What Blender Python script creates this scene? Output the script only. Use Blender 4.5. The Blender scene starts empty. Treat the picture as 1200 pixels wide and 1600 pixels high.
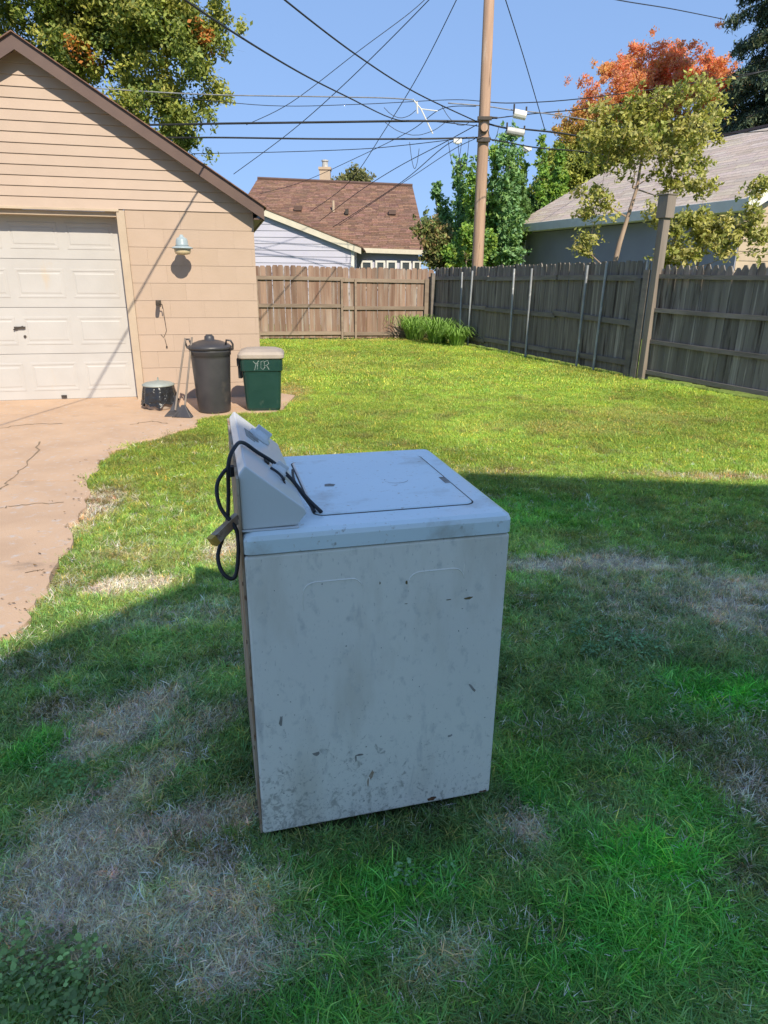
import bpy, math, random
import numpy as np
from mathutils import Vector, Matrix
random.seed(7)
RNG = np.random.default_rng(7)
scene = bpy.context.scene
col = scene.collection
PI = math.pi
rad = math.radians

# ------------------------------------------------------------------ camera
F = 1026.0; TH = rad(19.7); RO = rad(0.57); EYE = Vector((0, 0, 1.482))
cam_d = bpy.data.cameras.new('camera'); cam = bpy.data.objects.new('camera', cam_d); col.objects.link(cam)
cam_d.sensor_fit = 'HORIZONTAL'; cam_d.sensor_width = 36.0; cam_d.lens = F / 1200 * 36
cam_d.clip_start = 0.05; cam_d.clip_end = 2000
RM = Matrix.Rotation(PI/2 - TH, 3, 'X') @ Matrix.Rotation(RO, 3, 'Z')
cam.matrix_world = Matrix.Translation(EYE) @ RM.to_4x4()
scene.camera = cam
# ------------------------------------------------------------------ light
EL = rad(40); AZ = rad(24)
SUN = Vector((math.sin(AZ)*math.cos(EL), -math.cos(AZ)*math.cos(EL), math.sin(EL)))
world = bpy.data.worlds.new('World'); scene.world = world; world.use_nodes = True
wt = world.node_tree; bg = wt.nodes['Background']
sky = wt.nodes.new('ShaderNodeTexSky'); sky.sky_type = 'NISHITA'; sky.sun_disc = False
sky.sun_elevation = EL; sky.sun_rotation = PI - AZ; sky.air_density = 1.0; sky.dust_density = 0.0; sky.ozone_density = 2.5; sky.altitude = 2000
tint = wt.nodes.new('ShaderNodeMix'); tint.data_type = 'RGBA'; tint.blend_type = 'MULTIPLY'; tint.inputs[0].default_value = 1
gam = wt.nodes.new('ShaderNodeGamma'); gam.inputs[1].default_value = .25; wt.links.new(sky.outputs[0], gam.inputs[0])
wt.links.new(gam.outputs[0], tint.inputs[6]); tint.inputs[7].default_value = (.59, .86, 1.34, 1)   # the deep saturated blue of this sky, the same all round
wt.links.new(tint.outputs[2], bg.inputs[0]); bg.inputs[1].default_value = 0.15
sl = bpy.data.lights.new('sun', 'SUN'); sl.energy = 2.02; sl.angle = rad(0.5); sl.color = (1.0, 0.91, 0.75)
so = bpy.data.objects.new('sun', sl); col.objects.link(so); so.rotation_euler = (-SUN).to_track_quat('-Z', 'Y').to_euler(); so.location = (5, -10, 20)
scene.view_settings.view_transform = 'Standard'; scene.view_settings.look = 'None'
scene.view_settings.exposure = 1.58; scene.view_settings.gamma = 1; scene.view_settings.use_curve_mapping = False

# ------------------------------------------------------------------ helpers
def ray(x, y): return RM @ Vector(((x-600)/F, -(y-800)/F, -1))
def aty(x, y, Y): d = ray(x, y); return EYE + d*(Y/d.y)
def atz(x, y, Z): d = ray(x, y); return EYE + d*((Z-EYE.z)/d.z)
def gnd(x, y): return atz(x, y, 0)

class MB:
    def __init__(s): s.v = []; s.f = []; s.c = []; s.cur = None; s.cuts = []
    def add(s, vs, fs, c=None):
        s.cuts.append((len(s.v), len(s.f))); b = len(s.v); s.v += [tuple(v) for v in vs]; s.f += [tuple(b+i for i in f) for f in fs]
        c = c or s.cur or (1, 1, 1); s.c += [c]*len(vs)
    def box(s, x0, x1, y0, y1, z0, z1, c=None):
        s.add([(x0,y0,z0),(x1,y0,z0),(x1,y1,z0),(x0,y1,z0),(x0,y0,z1),(x1,y0,z1),(x1,y1,z1),(x0,y1,z1)],
              [(3,2,1,0),(4,5,6,7),(0,1,5,4),(1,2,6,5),(2,3,7,6),(3,0,4,7)], c)
    def hexa(s, p, c=None):
        s.add(p, [(3,2,1,0),(4,5,6,7),(0,1,5,4),(1,2,6,5),(2,3,7,6),(3,0,4,7)], c)
    def prism(s, poly, a, b, axis='y', c=None):
        n = len(poly)
        if axis == 'y': vs = [(p[0], a, p[1]) for p in poly] + [(p[0], b, p[1]) for p in poly]
        elif axis == 'z': vs = [(p[0], p[1], a) for p in poly] + [(p[0], p[1], b) for p in poly]
        else: vs = [(a, p[0], p[1]) for p in poly] + [(b, p[0], p[1]) for p in poly]
        s.add(vs, [tuple(range(n))[::-1], tuple(range(n, 2*n))] + [(i, (i+1)%n, n+(i+1)%n, n+i) for i in range(n)], c)
    def tube(s, pts, r, n=6, c=None, cap=True):
        pts = [Vector(p) for p in pts]; m = len(pts)
        if not hasattr(r, '__len__'): r = [r]*m
        vs = []; u = None
        for i, p in enumerate(pts):
            t = (pts[min(i+1, m-1)] - pts[max(i-1, 0)])
            if t.length < 1e-9: t = Vector((0,0,1))
            t.normalize()
            if u is None: u = t.orthogonal().normalized()
            else:
                u = u - t*u.dot(t)
                u = u.normalized() if u.length > 1e-6 else t.orthogonal().normalized()
            w = t.cross(u)
            for k in range(n):
                a = 2*PI*k/n; vs.append(p + (u*math.cos(a) + w*math.sin(a))*r[i])
        fs = [(i*n+k, i*n+(k+1)%n, (i+1)*n+(k+1)%n, (i+1)*n+k) for i in range(m-1) for k in range(n)]
        if cap: fs += [tuple(range(n))[::-1], tuple(range((m-1)*n, m*n))]
        s.add(vs, fs, c)
    def lathe(s, prof, cx=0, cy=0, n=24, c=None, sx=1, sy=1, cap=True):
        vs = []; m = len(prof)
        for r, z in prof:
            for k in range(n):
                a = 2*PI*k/n; vs.append((cx + r*sx*math.cos(a), cy + r*sy*math.sin(a), z))
        fs = [(i*n+k, i*n+(k+1)%n, (i+1)*n+(k+1)%n, (i+1)*n+k) for i in range(m-1) for k in range(n)]
        if cap: fs += [tuple(range(n))[::-1], tuple(range((m-1)*n, m*n))]
        s.add(vs, fs, c)
    def mesh(s, name, mt, smooth=False):
        me = bpy.data.meshes.new(name); me.from_pydata(s.v, [], s.f)
        at = me.attributes.new('col', 'FLOAT_COLOR', 'POINT')
        at.data.foreach_set('color', np.array([(*c, 1) for c in s.c], dtype=np.float32).ravel())
        if smooth: me.polygons.foreach_set('use_smooth', [True]*len(me.polygons))
        me.materials.append(mt); me.update(); return me

def link(name, me, parent=None, loc=None, rotz=None):
    o = bpy.data.objects.new(name, me); col.objects.link(o)
    if parent: o.parent = parent
    if loc is not None: o.location = loc
    if rotz is not None: o.rotation_euler = (0, 0, rotz)
    return o
def obj(name, mb, mt, parent=None, smooth=False, bevel=0, seg=2, loc=None, rotz=None):
    o = link(name, mb.mesh(name, mt, smooth), parent, loc, rotz)
    if bevel:
        m = o.modifiers.new('bevel', 'BEVEL'); m.width = bevel; m.segments = seg; m.limit_method = 'ANGLE'; m.angle_limit = rad(35)
    return o
def each(name, mb, mt, parent, **k):
    cu = mb.cuts + [(len(mb.v), len(mb.f))]
    for (a, fa), (b, fb) in zip(cu[:-1], cu[1:]):
        m2 = MB(); m2.v = mb.v[a:b]; m2.c = mb.c[a:b]; m2.f = [tuple(i-a for i in f) for f in mb.f[fa:fb]]; obj(name, m2, mt, parent, **k)
def tag(o, label=None, cat=None, group=None, kind=None):
    if label: o['label'] = label
    if cat: o['category'] = cat
    if group: o['group'] = group
    if kind: o['kind'] = kind
    return o
def thing(name, label, cat, loc=(0,0,0), rotz=0, group=None):
    o = bpy.data.objects.new(name, None); col.objects.link(o); o.location = loc; o.rotation_euler = (0,0,rotz)
    o.empty_display_size = .1
    return tag(o, label, cat, group)

# ------------------------------------------------------------------ materials
def lk(t, a, b): t.links.new(a, b)
def mixc(t, fac, a, b, mode='MIX'):
    n = t.nodes.new('ShaderNodeMix'); n.data_type = 'RGBA'; n.blend_type = mode
    for i, v in ((0, fac), (6, a), (7, b)):
        if hasattr(v, 'links'): lk(t, v, n.inputs[i])
        else: n.inputs[i].default_value = v if i == 0 else (*v[:3], 1)
    return n.outputs[2]
def mrange(t, v, a, b, c=0., d=1.):
    n = t.nodes.new('ShaderNodeMapRange'); lk(t, v, n.inputs[0])
    for i, x in enumerate((a, b, c, d)): n.inputs[i+1].default_value = x
    return n.outputs[0]
def coords(t, stretch=(1,1,1), rnd=True):
    tc = t.nodes.new('ShaderNodeTexCoord'); src = tc.outputs['Object']
    if rnd:
        oi = t.nodes.new('ShaderNodeObjectInfo'); m = t.nodes.new('ShaderNodeVectorMath'); m.operation = 'MULTIPLY_ADD'
        lk(t, oi.outputs['Random'], m.inputs[0]); m.inputs[1].default_value = (13.7, 31.1, 7.9); lk(t, src, m.inputs[2]); src = m.outputs[0]
    mp = t.nodes.new('ShaderNodeMapping'); lk(t, src, mp.inputs[0]); mp.inputs['Scale'].default_value = stretch
    return mp.outputs[0]
def noise(t, vec, scale, detail=4, rough=.55, dist=0):
    n = t.nodes.new('ShaderNodeTexNoise'); lk(t, vec, n.inputs['Vector']); n.inputs['Scale'].default_value = scale
    n.inputs['Detail'].default_value = detail; n.inputs['Roughness'].default_value = rough; n.inputs['Distortion'].default_value = dist
    return n.outputs[0]
def M(name, base, base2=None, scale=4, stretch=(1,1,1), rough=.8, bump=.15, bscale=60, rand=.08, attr=False, spots=(), metal=0, detail=5, trans=0, coat=0, spec=.5, lo=.35, hi=.65, bdist=.01):
    m = bpy.data.materials.new(name); m.use_nodes = True; t = m.node_tree; b = t.nodes['Principled BSDF']
    vec = coords(t, stretch)
    base2 = base2 or tuple(x*.8 for x in base)
    c = mixc(t, mrange(t, noise(t, vec, scale, detail), lo, hi), base, base2)
    for (sc, s, lo_, hi_, st) in spots:
        v2 = coords(t, st); c = mixc(t, mrange(t, noise(t, v2, s, 6, .6), lo_, hi_), c, sc)
    if attr:
        a = t.nodes.new('ShaderNodeAttribute'); a.attribute_name = 'col'; c = mixc(t, 1., c, a.outputs['Color'], 'MULTIPLY')
    if rand:
        oi = t.nodes.new('ShaderNodeObjectInfo'); r = mrange(t, oi.outputs['Random'], 0, 1, 1-rand, 1+rand)
        cb = t.nodes.new('ShaderNodeCombineColor'); [lk(t, r, cb.inputs[i]) for i in range(3)]
        c = mixc(t, 1., c, cb.outputs[0], 'MULTIPLY')
    lk(t, c, b.inputs['Base Color']); b.inputs['Roughness'].default_value = rough; b.inputs['Metallic'].default_value = metal
    b.inputs['Specular IOR Level'].default_value = spec
    if coat: b.inputs['Coat Weight'].default_value = coat; b.inputs['Coat Roughness'].default_value = .15
    if bump:
        bn = t.nodes.new('ShaderNodeBump'); bn.inputs['Strength'].default_value = bump; bn.inputs['Distance'].default_value = bdist
        lk(t, noise(t, vec, bscale, 4), bn.inputs['Height']); lk(t, bn.outputs[0], b.inputs['Normal'])
    return m
def leafmat(name, transl=.35, inst=None, rough=.55):
    m = bpy.data.materials.new(name); m.use_nodes = True; t = m.node_tree; b = t.nodes['Principled BSDF']; out = t.nodes['Material Output']
    a = t.nodes.new('ShaderNodeAttribute'); a.attribute_name = 'col'; c = a.outputs['Color']
    if inst:
        a2 = t.nodes.new('ShaderNodeAttribute'); a2.attribute_type = 'INSTANCER'; a2.attribute_name = inst
        c = mixc(t, 1., c, a2.outputs['Color'], 'MULTIPLY')
    lk(t, c, b.inputs['Base Color']); b.inputs['Roughness'].default_value = rough; b.inputs['Specular IOR Level'].default_value = .3
    tr = t.nodes.new('ShaderNodeBsdfTranslucent'); mx = t.nodes.new('ShaderNodeMixShader'); mx.inputs[0].default_value = transl
    lk(t, mixc(t, 1., c, (1.0, 1.05, .6), 'MULTIPLY'), tr.inputs[0])
    lk(t, b.outputs[0], mx.inputs[1]); lk(t, tr.outputs[0], mx.inputs[2]); lk(t, mx.outputs[0], out.inputs[0])
    return m

m_block = M('painted_block', (.47,.35,.265), (.445,.33,.245), 3, rough=.85, bump=.5, bscale=90, rand=.012, bdist=.004, spots=[((.42,.31,.22), 7, .68, .8, (1,1,.5))])
m_siding = M('tan_siding', (.465,.348,.268), (.435,.325,.25), 3, (1,1,1), .6, .08, 50, .03)
m_trim = M('tan_trim', (.50,.39,.28), (.44,.34,.245), 4, rough=.6, rand=.02)
m_fascia = M('brown_fascia', (.125,.075,.058), (.105,.062,.049), 5, rough=.5, rand=.03, bump=.05)
m_shingle = M('brown_shingle', (.24,.135,.095), (.15,.085,.06), 14, (1,1,1), .95, .5, 200, 0, attr=True)
m_shingle_grey = M('grey_shingle', (.56,.46,.39), (.47,.39,.33), 10, (1,1,1), .95, .5, 200, 0, attr=True)
m_door = M('white_door_paint', (.49,.465,.44), (.455,.43,.405), 3, rough=.5, bump=.08, rand=.015, spots=[((.5,.42,.33), 5, .66, .8, (1,1,.3))])
m_lav = M('lavender_siding', (.50,.49,.58), (.45,.44,.54), 2, (.5,.5,1), .6, .05, 30, .03)
m_white = M('white_paint', (.74,.72,.68), (.66,.64,.60), 4, rough=.5, rand=.02, bump=.05)
m_housebounce = M('house_bounce_cream', (.82,.74,.62), (.78,.70,.58), 2, rough=.7, rand=0)  # cream chosen to bounce warm light into the shaded foreground
m_cream = M('cream_trim', (.66,.60,.48), (.58,.52,.42), 4, rough=.6, rand=.02)
m_greyhouse = M('grey_blue_render', (.29,.295,.37), (.25,.255,.325), 1.2, rough=.8, bump=.25, rand=0)
m_glass = M('dark_glass', (.05,.06,.065), (.09,.10,.10), 3, rough=.12, bump=0, rand=.2)
m_picket = M('weathered_fir', (.30,.20,.145), (.17,.095,.065), 7, (1,1,.11), .9, .5, 60, .2, spots=[((.33,.28,.235), 9, .5, .68, (1,1,.12)), ((.16,.06,.035), 5, .60, .75, (1.5,1.5,.15))])
m_picketg = M('grey_weathered_wood', (.25,.215,.18), (.155,.13,.11), 8, (1,1,.11), .95, .5, 60, .14, spots=[((.40,.35,.30), 14, .56, .70, (1.5,1.5,.08)), ((.05,.035,.027), 5, .55, .68, (1.5,1.5,.25))])
m_rail = M('fence_rail_wood', (.30,.23,.17), (.22,.16,.12), 8, (.2,.2,1), .9, .4, 60, .12)
m_railg = M('grey_rail_wood', (.24,.205,.175), (.16,.135,.115), 8, (.3,.3,1), .9, .4, 60, .12)
m_pole = M('pole_wood', (.46,.30,.205), (.33,.21,.145), 9, (1,1,.06), .9, .6, 40, 0, spots=[((.13,.08,.055), 16, .60, .70, (1.4,1.4,.07)), ((.55,.42,.33), 9, .58, .72, (1,1,.1))])
m_post = M('post_wood', (.25,.205,.17), (.17,.14,.115), 7, (1,1,.1), .9, .5, 50, .05)
m_steel = M('galvanised_steel', (.45,.46,.48), (.33,.34,.36), 12, (1,1,.4), .5, .1, 60, .1, metal=.4, spots=[((.75,.74,.72), 8, .58, .68, (1,1,.5))])
m_rope = M('black_cable', (.028,.028,.032), (.018,.018,.02), 9, rough=.55, bump=0, rand=.1)
m_cablegrey = M('grey_cable', (.30,.30,.32), (.2,.2,.22), 9, rough=.5, bump=0, rand=.1)
m_hw = M('grey_hardware', (.55,.54,.52), (.42,.41,.40), 8, rough=.5, bump=.05, rand=.1)
m_blackp = M('black_plastic', (.040,.038,.042), (.055,.052,.055), 5, rough=.42, bump=.1, rand=.05, spots=[((.11,.09,.08), 4, .6, .8, (1,1,1))])
m_bag = M('black_bag_film', (.02,.02,.022), (.03,.03,.03), 5, rough=.18, bump=.9, bscale=14, rand=0, bdist=.03)
m_greenp = M('dark_green_plastic', (.010,.040,.034), (.016,.052,.043), 4, rough=.28, bump=.06, rand=0, spots=[((.16,.18,.15), 5, .64, .85, (1,1,.6))])
m_tanlid = M('faded_tan_lid', (.40,.33,.27), (.34,.28,.23), 5, rough=.6, bump=.2, rand=0)
m_greylid = M('grey_green_lid', (.33,.36,.33), (.27,.30,.28), 6, rough=.5, bump=.1, rand=0)
m_chalk = M('white_marking', (.30,.34,.32), (.07,.11,.10), 30, rough=.7, bump=0, rand=0)
m_lampm = M('pale_blue_grey_metal', (.38,.45,.47), (.30,.36,.38), 8, rough=.4, bump=.05, rand=0)
m_lampglass = M('cream_lamp_glass', (.62,.50,.30), (.55,.44,.27), 8, rough=.25, bump=.03, rand=0)
m_dark = M('dark_rusty_metal', (.06,.045,.035), (.03,.025,.02), 10, rough=.6, rand=0)
m_conc = M('tan_concrete', (.56,.38,.25), (.48,.32,.21), 2.2, (1,1,1), .9, .5, 120, .03, bdist=.006, spots=[((.27,.19,.135), 1.3, .63, .78, (1,2,1)), ((.50,.43,.38), 18, .56, .72, (1,1,1))])
m_crack = M('crack_dirt', (.30,.20,.13), (.20,.15,.09), 20, rough=1, bump=0, rand=0)
m_bark = M('grey_brown_bark', (.15,.12,.10), (.08,.065,.055), 8, (1,1,.2), .95, .6, 30, .05)
m_barkp = M('pale_tan_bark', (.40,.29,.21), (.28,.20,.15), 8, (1,1,.2), .9, .5, 30, .05)
m_leaf = leafmat('leaf', .35)
m_maple = leafmat('maple_leaf', .55)
m_needle = leafmat('needle', .12)
m_grass = leafmat('grass_blade', .35, 'tcol', .5)

# ------------------------------------------------------------------ grass map (world ground coordinates)
def vnoise(x, y, s, seed=0):
    x = np.asarray(x, float)*s; y = np.asarray(y, float)*s
    xi = np.floor(x).astype(int); yi = np.floor(y).astype(int); fx = x-xi; fy = y-yi
    fx = fx*fx*(3-2*fx); fy = fy*fy*(3-2*fy)
    def h(a, b): 
        n = (a*374761393 + b*668265263 + seed*1442695041) & 0x7fffffff; n = ((n ^ (n >> 13))*1274126177) & 0x7fffffff
        return ((n ^ (n >> 16)) & 0xffff)/65535.
    return (h(xi,yi)*(1-fx)+h(xi+1,yi)*fx)*(1-fy) + (h(xi,yi+1)*(1-fx)+h(xi+1,yi+1)*fx)*fy
def fbm(x, y, s, seed=0, o=4):
    r = 0; a = .5; tot = 0
    for i in range(o): r = r + a*vnoise(x, y, s*2**i, seed+i*17); tot += a; a *= .55
    return r/tot
# (x, y, rx, ry, angle, strength)
STRAW = [(-.78,1.24,.26,.15,.3,1.),(-.5,1.12,.16,.08,.1,.8),(-.88,1.98,.22,.10,.9,.9),(1.45,3.32,.30,.07,0,1.),(.90,3.33,.16,.07,0,1.),(1.75,2.85,.25,.07,-.5,.9),(-.93,1.88,.20,.13,.9,.9),(-.80,1.60,.26,.10,.9,.8),(-.82,1.33,.26,.14,.3,1.),(-.68,1.15,.24,.12,.2,1.),(-.52,1.5,.16,.07,.2,.8),(-.42,1.24,.2,.12,0,.75),(-.36,1.05,.16,.09,0,.8),(-.62,1.95,.2,.08,.7,.4),
         (.90,3.33,.22,.10,0,.9),(1.42,3.33,.34,.10,0,1.),(1.95,3.05,.5,.16,-.2,.7),(1.62,2.75,.35,.11,-.6,.7),(.15,1.08,.12,.06,0,.45),(.40,1.47,.10,.06,0,.8),(-.2,1.1,.10,.06,0,.7),(1.35,3.0,.5,.5,0,.25),(-.9,2.7,.3,.12,.3,.3)]
TAN = [(-.93,3.50,.13,.2,.1,.95),(-1.27,3.02,.22,.09,.2,.95),(2.7,5.06,.7,.11,-.03,1.),(1.0,5.15,.5,.08,0,.45),(-1.34,8.9,.28,.8,0,.9),(-1.95,4.15,.15,.55,0,.5),(-1.4,3.4,.2,.15,0,.35),(1.9,6.9,1.1,.35,0,.35),(-.9,5.6,.25,.3,0,.25),(.5,16.9,2.2,.35,.1,.6),(-1.0,12.5,.6,1.5,0,.25),(-1.7,2.9,.12,.35,-.3,.4),(2.9,7.6,1.0,.5,0,.3)]
BROWN = [(-.45,1.36,.10,.05,.2,1.),(-1.45,2.25,.2,.12,.3,.5),(.35,1.15,.1,.05,0,.5),(.9,1.3,.12,.05,.3,.5),(-1.98,4.2,.22,.42,0,.9),(-2.0,6.1,.55,.25,-.2,.55),(-1.35,5.9,.35,.3,-.2,.3),(1.16,1.62,.17,.16,.3,1.),(1.3,1.9,.25,.12,.2,.6),(-.56,1.40,.10,.045,.2,.9),(-1.2,1.98,.16,.1,.2,.9),(-.25,1.75,.12,.3,.1,.4),(.75,1.9,.3,.12,0,.3),(-.5,2.4,.3,.2,0,.3)]
BRIGHT = [(.55,1.15,.35,.14,.1,.8),(.95,1.55,.15,.2,0,.7),(.0,1.1,.3,.1,0,.6),(1.0,1.05,.3,.1,0,.5),(1.38,2.08,.30,.15,-.3,1.),(.72,1.37,.20,.10,-.2,1.),(-.02,1.25,.26,.13,0,.7),(1.2,2.0,.3,.15,-.2,.5),(.3,1.05,.3,.1,0,.5),(-1.12,1.77,.10,.07,.2,.9),(-.1,.95,.25,.06,0,.6),(.75,4.2,.8,.35,0,.5),(.8,1.9,.3,.3,.2,.25),(.5,1.75,.12,.3,0,.5)]
def mask(lst, x, y, seed):
    m = np.zeros_like(np.asarray(x, float)); w = (fbm(x, y, 6, seed)-.5)*1.3 + (fbm(x, y, 22, seed+5)-.5)*.7
    for (cx, cy, rx, ry, a, s) in lst:
        c, sn = math.cos(a), math.sin(a); u = ((x-cx)*c+(y-cy)*sn)/rx; v = (-(x-cx)*sn+(y-cy)*c)/ry
        d = np.sqrt(u*u+v*v) + w
        m = np.maximum(m, s*np.clip((1.35-d)/.85, 0, 1))
    return m
EDGE = [(-3.0,1.2),(-1.95,2.1),(-1.60,2.38),(-1.66,2.88),(-1.82,3.44),(-2.03,4.08),(-2.21,4.64),(-2.36,5.3),(-2.36,5.85),(-2.15,6.3),(-1.95,6.7),(-2.0,7.0),(-1.98,7.17),(-1.70,7.38),(-1.27,7.46),(-1.18,7.7),(-1.16,8.6)]
def edge_x(y):
    ys = np.array([e[1] for e in EDGE]); xs = np.array([e[0] for e in EDGE])
    return np.where(np.asarray(y) < 8.6, np.interp(y, ys, xs), -1.35 - (np.asarray(y)-8.6)*.24)
def gmap(x, y):
    st = mask(STRAW, x, y, 3); tn = mask(TAN, x, y, 9); br = mask(BROWN, x, y, 21); gr = mask(BRIGHT, x, y, 33)
    far = np.clip((np.asarray(y)-2.2-.25*np.clip(np.asarray(x)+.6,0,2.5))/2.9, 0, 1)  # blend follows the slanting edge of the house shadow
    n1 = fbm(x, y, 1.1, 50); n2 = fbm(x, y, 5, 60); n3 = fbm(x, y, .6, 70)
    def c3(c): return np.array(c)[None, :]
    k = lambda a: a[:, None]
    deep = c3((.235,.42,.125)); yel = c3((.37,.53,.095)); dry = c3((.36,.32,.14))  # deep for shaded lawn, yel for sunlit lawn: light put into the colour
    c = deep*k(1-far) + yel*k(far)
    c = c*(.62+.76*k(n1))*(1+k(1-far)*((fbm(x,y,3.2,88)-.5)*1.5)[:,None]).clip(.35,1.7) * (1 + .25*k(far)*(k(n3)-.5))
    dm = np.clip((n2-.52)*3.2, 0, 1)*.5*(1+.35*far); dm = np.maximum(dm, np.clip((n3-.58)*4,0,1)*.35*far)
    c = c*k(1-dm) + (dry*.75)*k(dm)
    c = c*k(1-gr*.85) + c3((.10,.56,.05))*k(gr*.85)
    c = c*k(1-br*.8) + c3((.17,.12,.065))*k(br*.8)
    c = c*k(1-tn*.75) + c3((.52,.38,.22))*k(tn*.75)
    c = c*k(1-st*.85) + c3((.85,.74,.64))*k(st*.85)
    return c, st, tn, br, gr, far

# ------------------------------------------------------------------ ground
def grid(name, xs, ys, zf, colf, mt):
    X, Y = np.meshgrid(xs, ys); X = X.ravel(); Y = Y.ravel(); nx, ny = len(xs), len(ys)
    Z = zf(X, Y); i = np.arange(nx*ny).reshape(ny, nx)
    faces = np.stack([i[:-1,:-1], i[:-1,1:], i[1:,1:], i[1:,:-1]], -1).reshape(-1, 4)
    me = bpy.data.meshes.new(name); me.vertices.add(len(X)); me.vertices.foreach_set('co', np.stack([X,Y,Z],1).astype(np.float32).ravel())
    me.loops.add(faces.size); me.loops.foreach_set('vertex_index', faces.ravel().astype(np.int32))
    me.polygons.add(len(faces)); me.polygons.foreach_set('loop_start', np.arange(0, faces.size, 4, dtype=np.int32))
    me.update(calc_edges=True)
    at = me.attributes.new('col', 'FLOAT_COLOR', 'POINT'); c = colf(X, Y)
    at.data.foreach_set('color', np.concatenate([c, np.ones((len(c),1))],1).astype(np.float32).ravel())
    me.polygons.foreach_set('use_smooth', [True]*len(me.polygons)); me.materials.append(mt)
    return link(name, me)
def axis(segs):
    r = []
    for a, b, st in segs: r += list(np.arange(a, b, st))
    return np.array(r + [segs[-1][1]])
XS = axis([(-200,-12,20),(-12,-3,.5),(-3,3.2,.035),(3.2,12,.25),(12,200,20)])
YS = axis([(-200,-10,20),(-10,.5,.6),(.5,5.6,.035),(5.6,20,.15),(20,60,2),(60,400,30)])
def gz(X, Y):
    near = np.clip(1-np.hypot(X, Y-4)/22, 0, 1)
    return (-.012 + .016*(fbm(X, Y, 2.2, 5)-.5) + .02*(fbm(X, Y, 9, 6)-.5)*(np.hypot(X,Y) < 9))*near - .004
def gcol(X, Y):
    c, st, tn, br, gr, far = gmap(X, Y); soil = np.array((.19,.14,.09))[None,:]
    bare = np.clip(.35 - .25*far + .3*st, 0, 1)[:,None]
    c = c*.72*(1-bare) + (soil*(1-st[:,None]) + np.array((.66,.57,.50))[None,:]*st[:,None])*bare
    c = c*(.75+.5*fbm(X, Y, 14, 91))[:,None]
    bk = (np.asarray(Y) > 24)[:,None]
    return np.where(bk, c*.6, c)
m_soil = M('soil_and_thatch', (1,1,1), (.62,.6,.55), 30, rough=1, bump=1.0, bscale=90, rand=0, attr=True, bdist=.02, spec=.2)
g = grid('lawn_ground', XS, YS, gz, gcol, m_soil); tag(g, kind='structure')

# grass tufts
def tuft(name, nb, rad_, h0, h1, w, seed, lean=.5, curl=.5, seg=2, dry=False):
    r = random.Random(seed); mb = MB()
    for i in range(nb):
        a = r.uniform(0, 2*PI); d = rad_*math.sqrt(r.random()); bx, by = d*math.cos(a), d*math.sin(a)
        th = r.uniform(0, 2*PI); h = r.uniform(h0, h1); L = h*r.uniform(.2, 1)*lean*2; ww = w*r.uniform(.7, 1.3)
        dx, dy = math.cos(th), math.sin(th); px, py = -dy*ww/2, dx*ww/2
        vs = [(bx-px, by-py, -.006), (bx+px, by+py, -.006)]; cs = []
        for k in range(1, seg):
            f = k/seg; o = L*f**1.6; z = h*(f - curl*.25*f*f)
            vs += [(bx+dx*o-px*.8, by+dy*o-py*.8, z), (bx+dx*o+px*.8, by+dy*o+py*.8, z)]
        vs.append((bx+dx*L, by+dy*L, h*(1-curl*.35)))
        fs = [(2*k, 2*k+1, 2*k+3, 2*k+2) for k in range(seg-1)] + [(2*seg-2, 2*seg-1, 2*seg)]
        v = r.uniform(.65, 1.35); c = (v*r.uniform(.85,1.2), v, v*r.uniform(.8,1.1))
        if r.random() < (.12 if not dry else .0): c = (2.2*v, 1.5*v, 1.7*v)
        mb.add(vs, fs, c)
    return bpy.data.objects.new(name, mb.mesh(name, m_grass))
def clover(name, n, R, seed):
    r = random.Random(seed); mb = MB()
    for i in range(n):
        a = r.uniform(0, 2*PI); d = R*math.sqrt(r.random()); x, y = d*math.cos(a), d*math.sin(a); z = r.uniform(.008, .034)
        s = r.uniform(.0045, .0095); tx, ty = r.uniform(-.5,.5), r.uniform(-.5,.5); ro = r.uniform(0, 6); v = r.uniform(.7, 1.4)
        pts = [(0,0)] + [(s*(1+.15*math.cos(3*t))*math.cos(t), s*(1+.15*math.cos(3*t))*math.sin(t)) for t in [ro+2*PI*k/7 for k in range(7)]]
        mb.add([(x+p, y+q, z + p*tx + q*ty - (.15*s if j == 0 else 0)) for j, (p, q) in enumerate(pts)], [(0, 1+k, 1+(k+1)%7) for k in range(7)], (v*1.0, v, v*.8))
    return bpy.data.objects.new(name, mb.mesh(name, m_grass))

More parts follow.
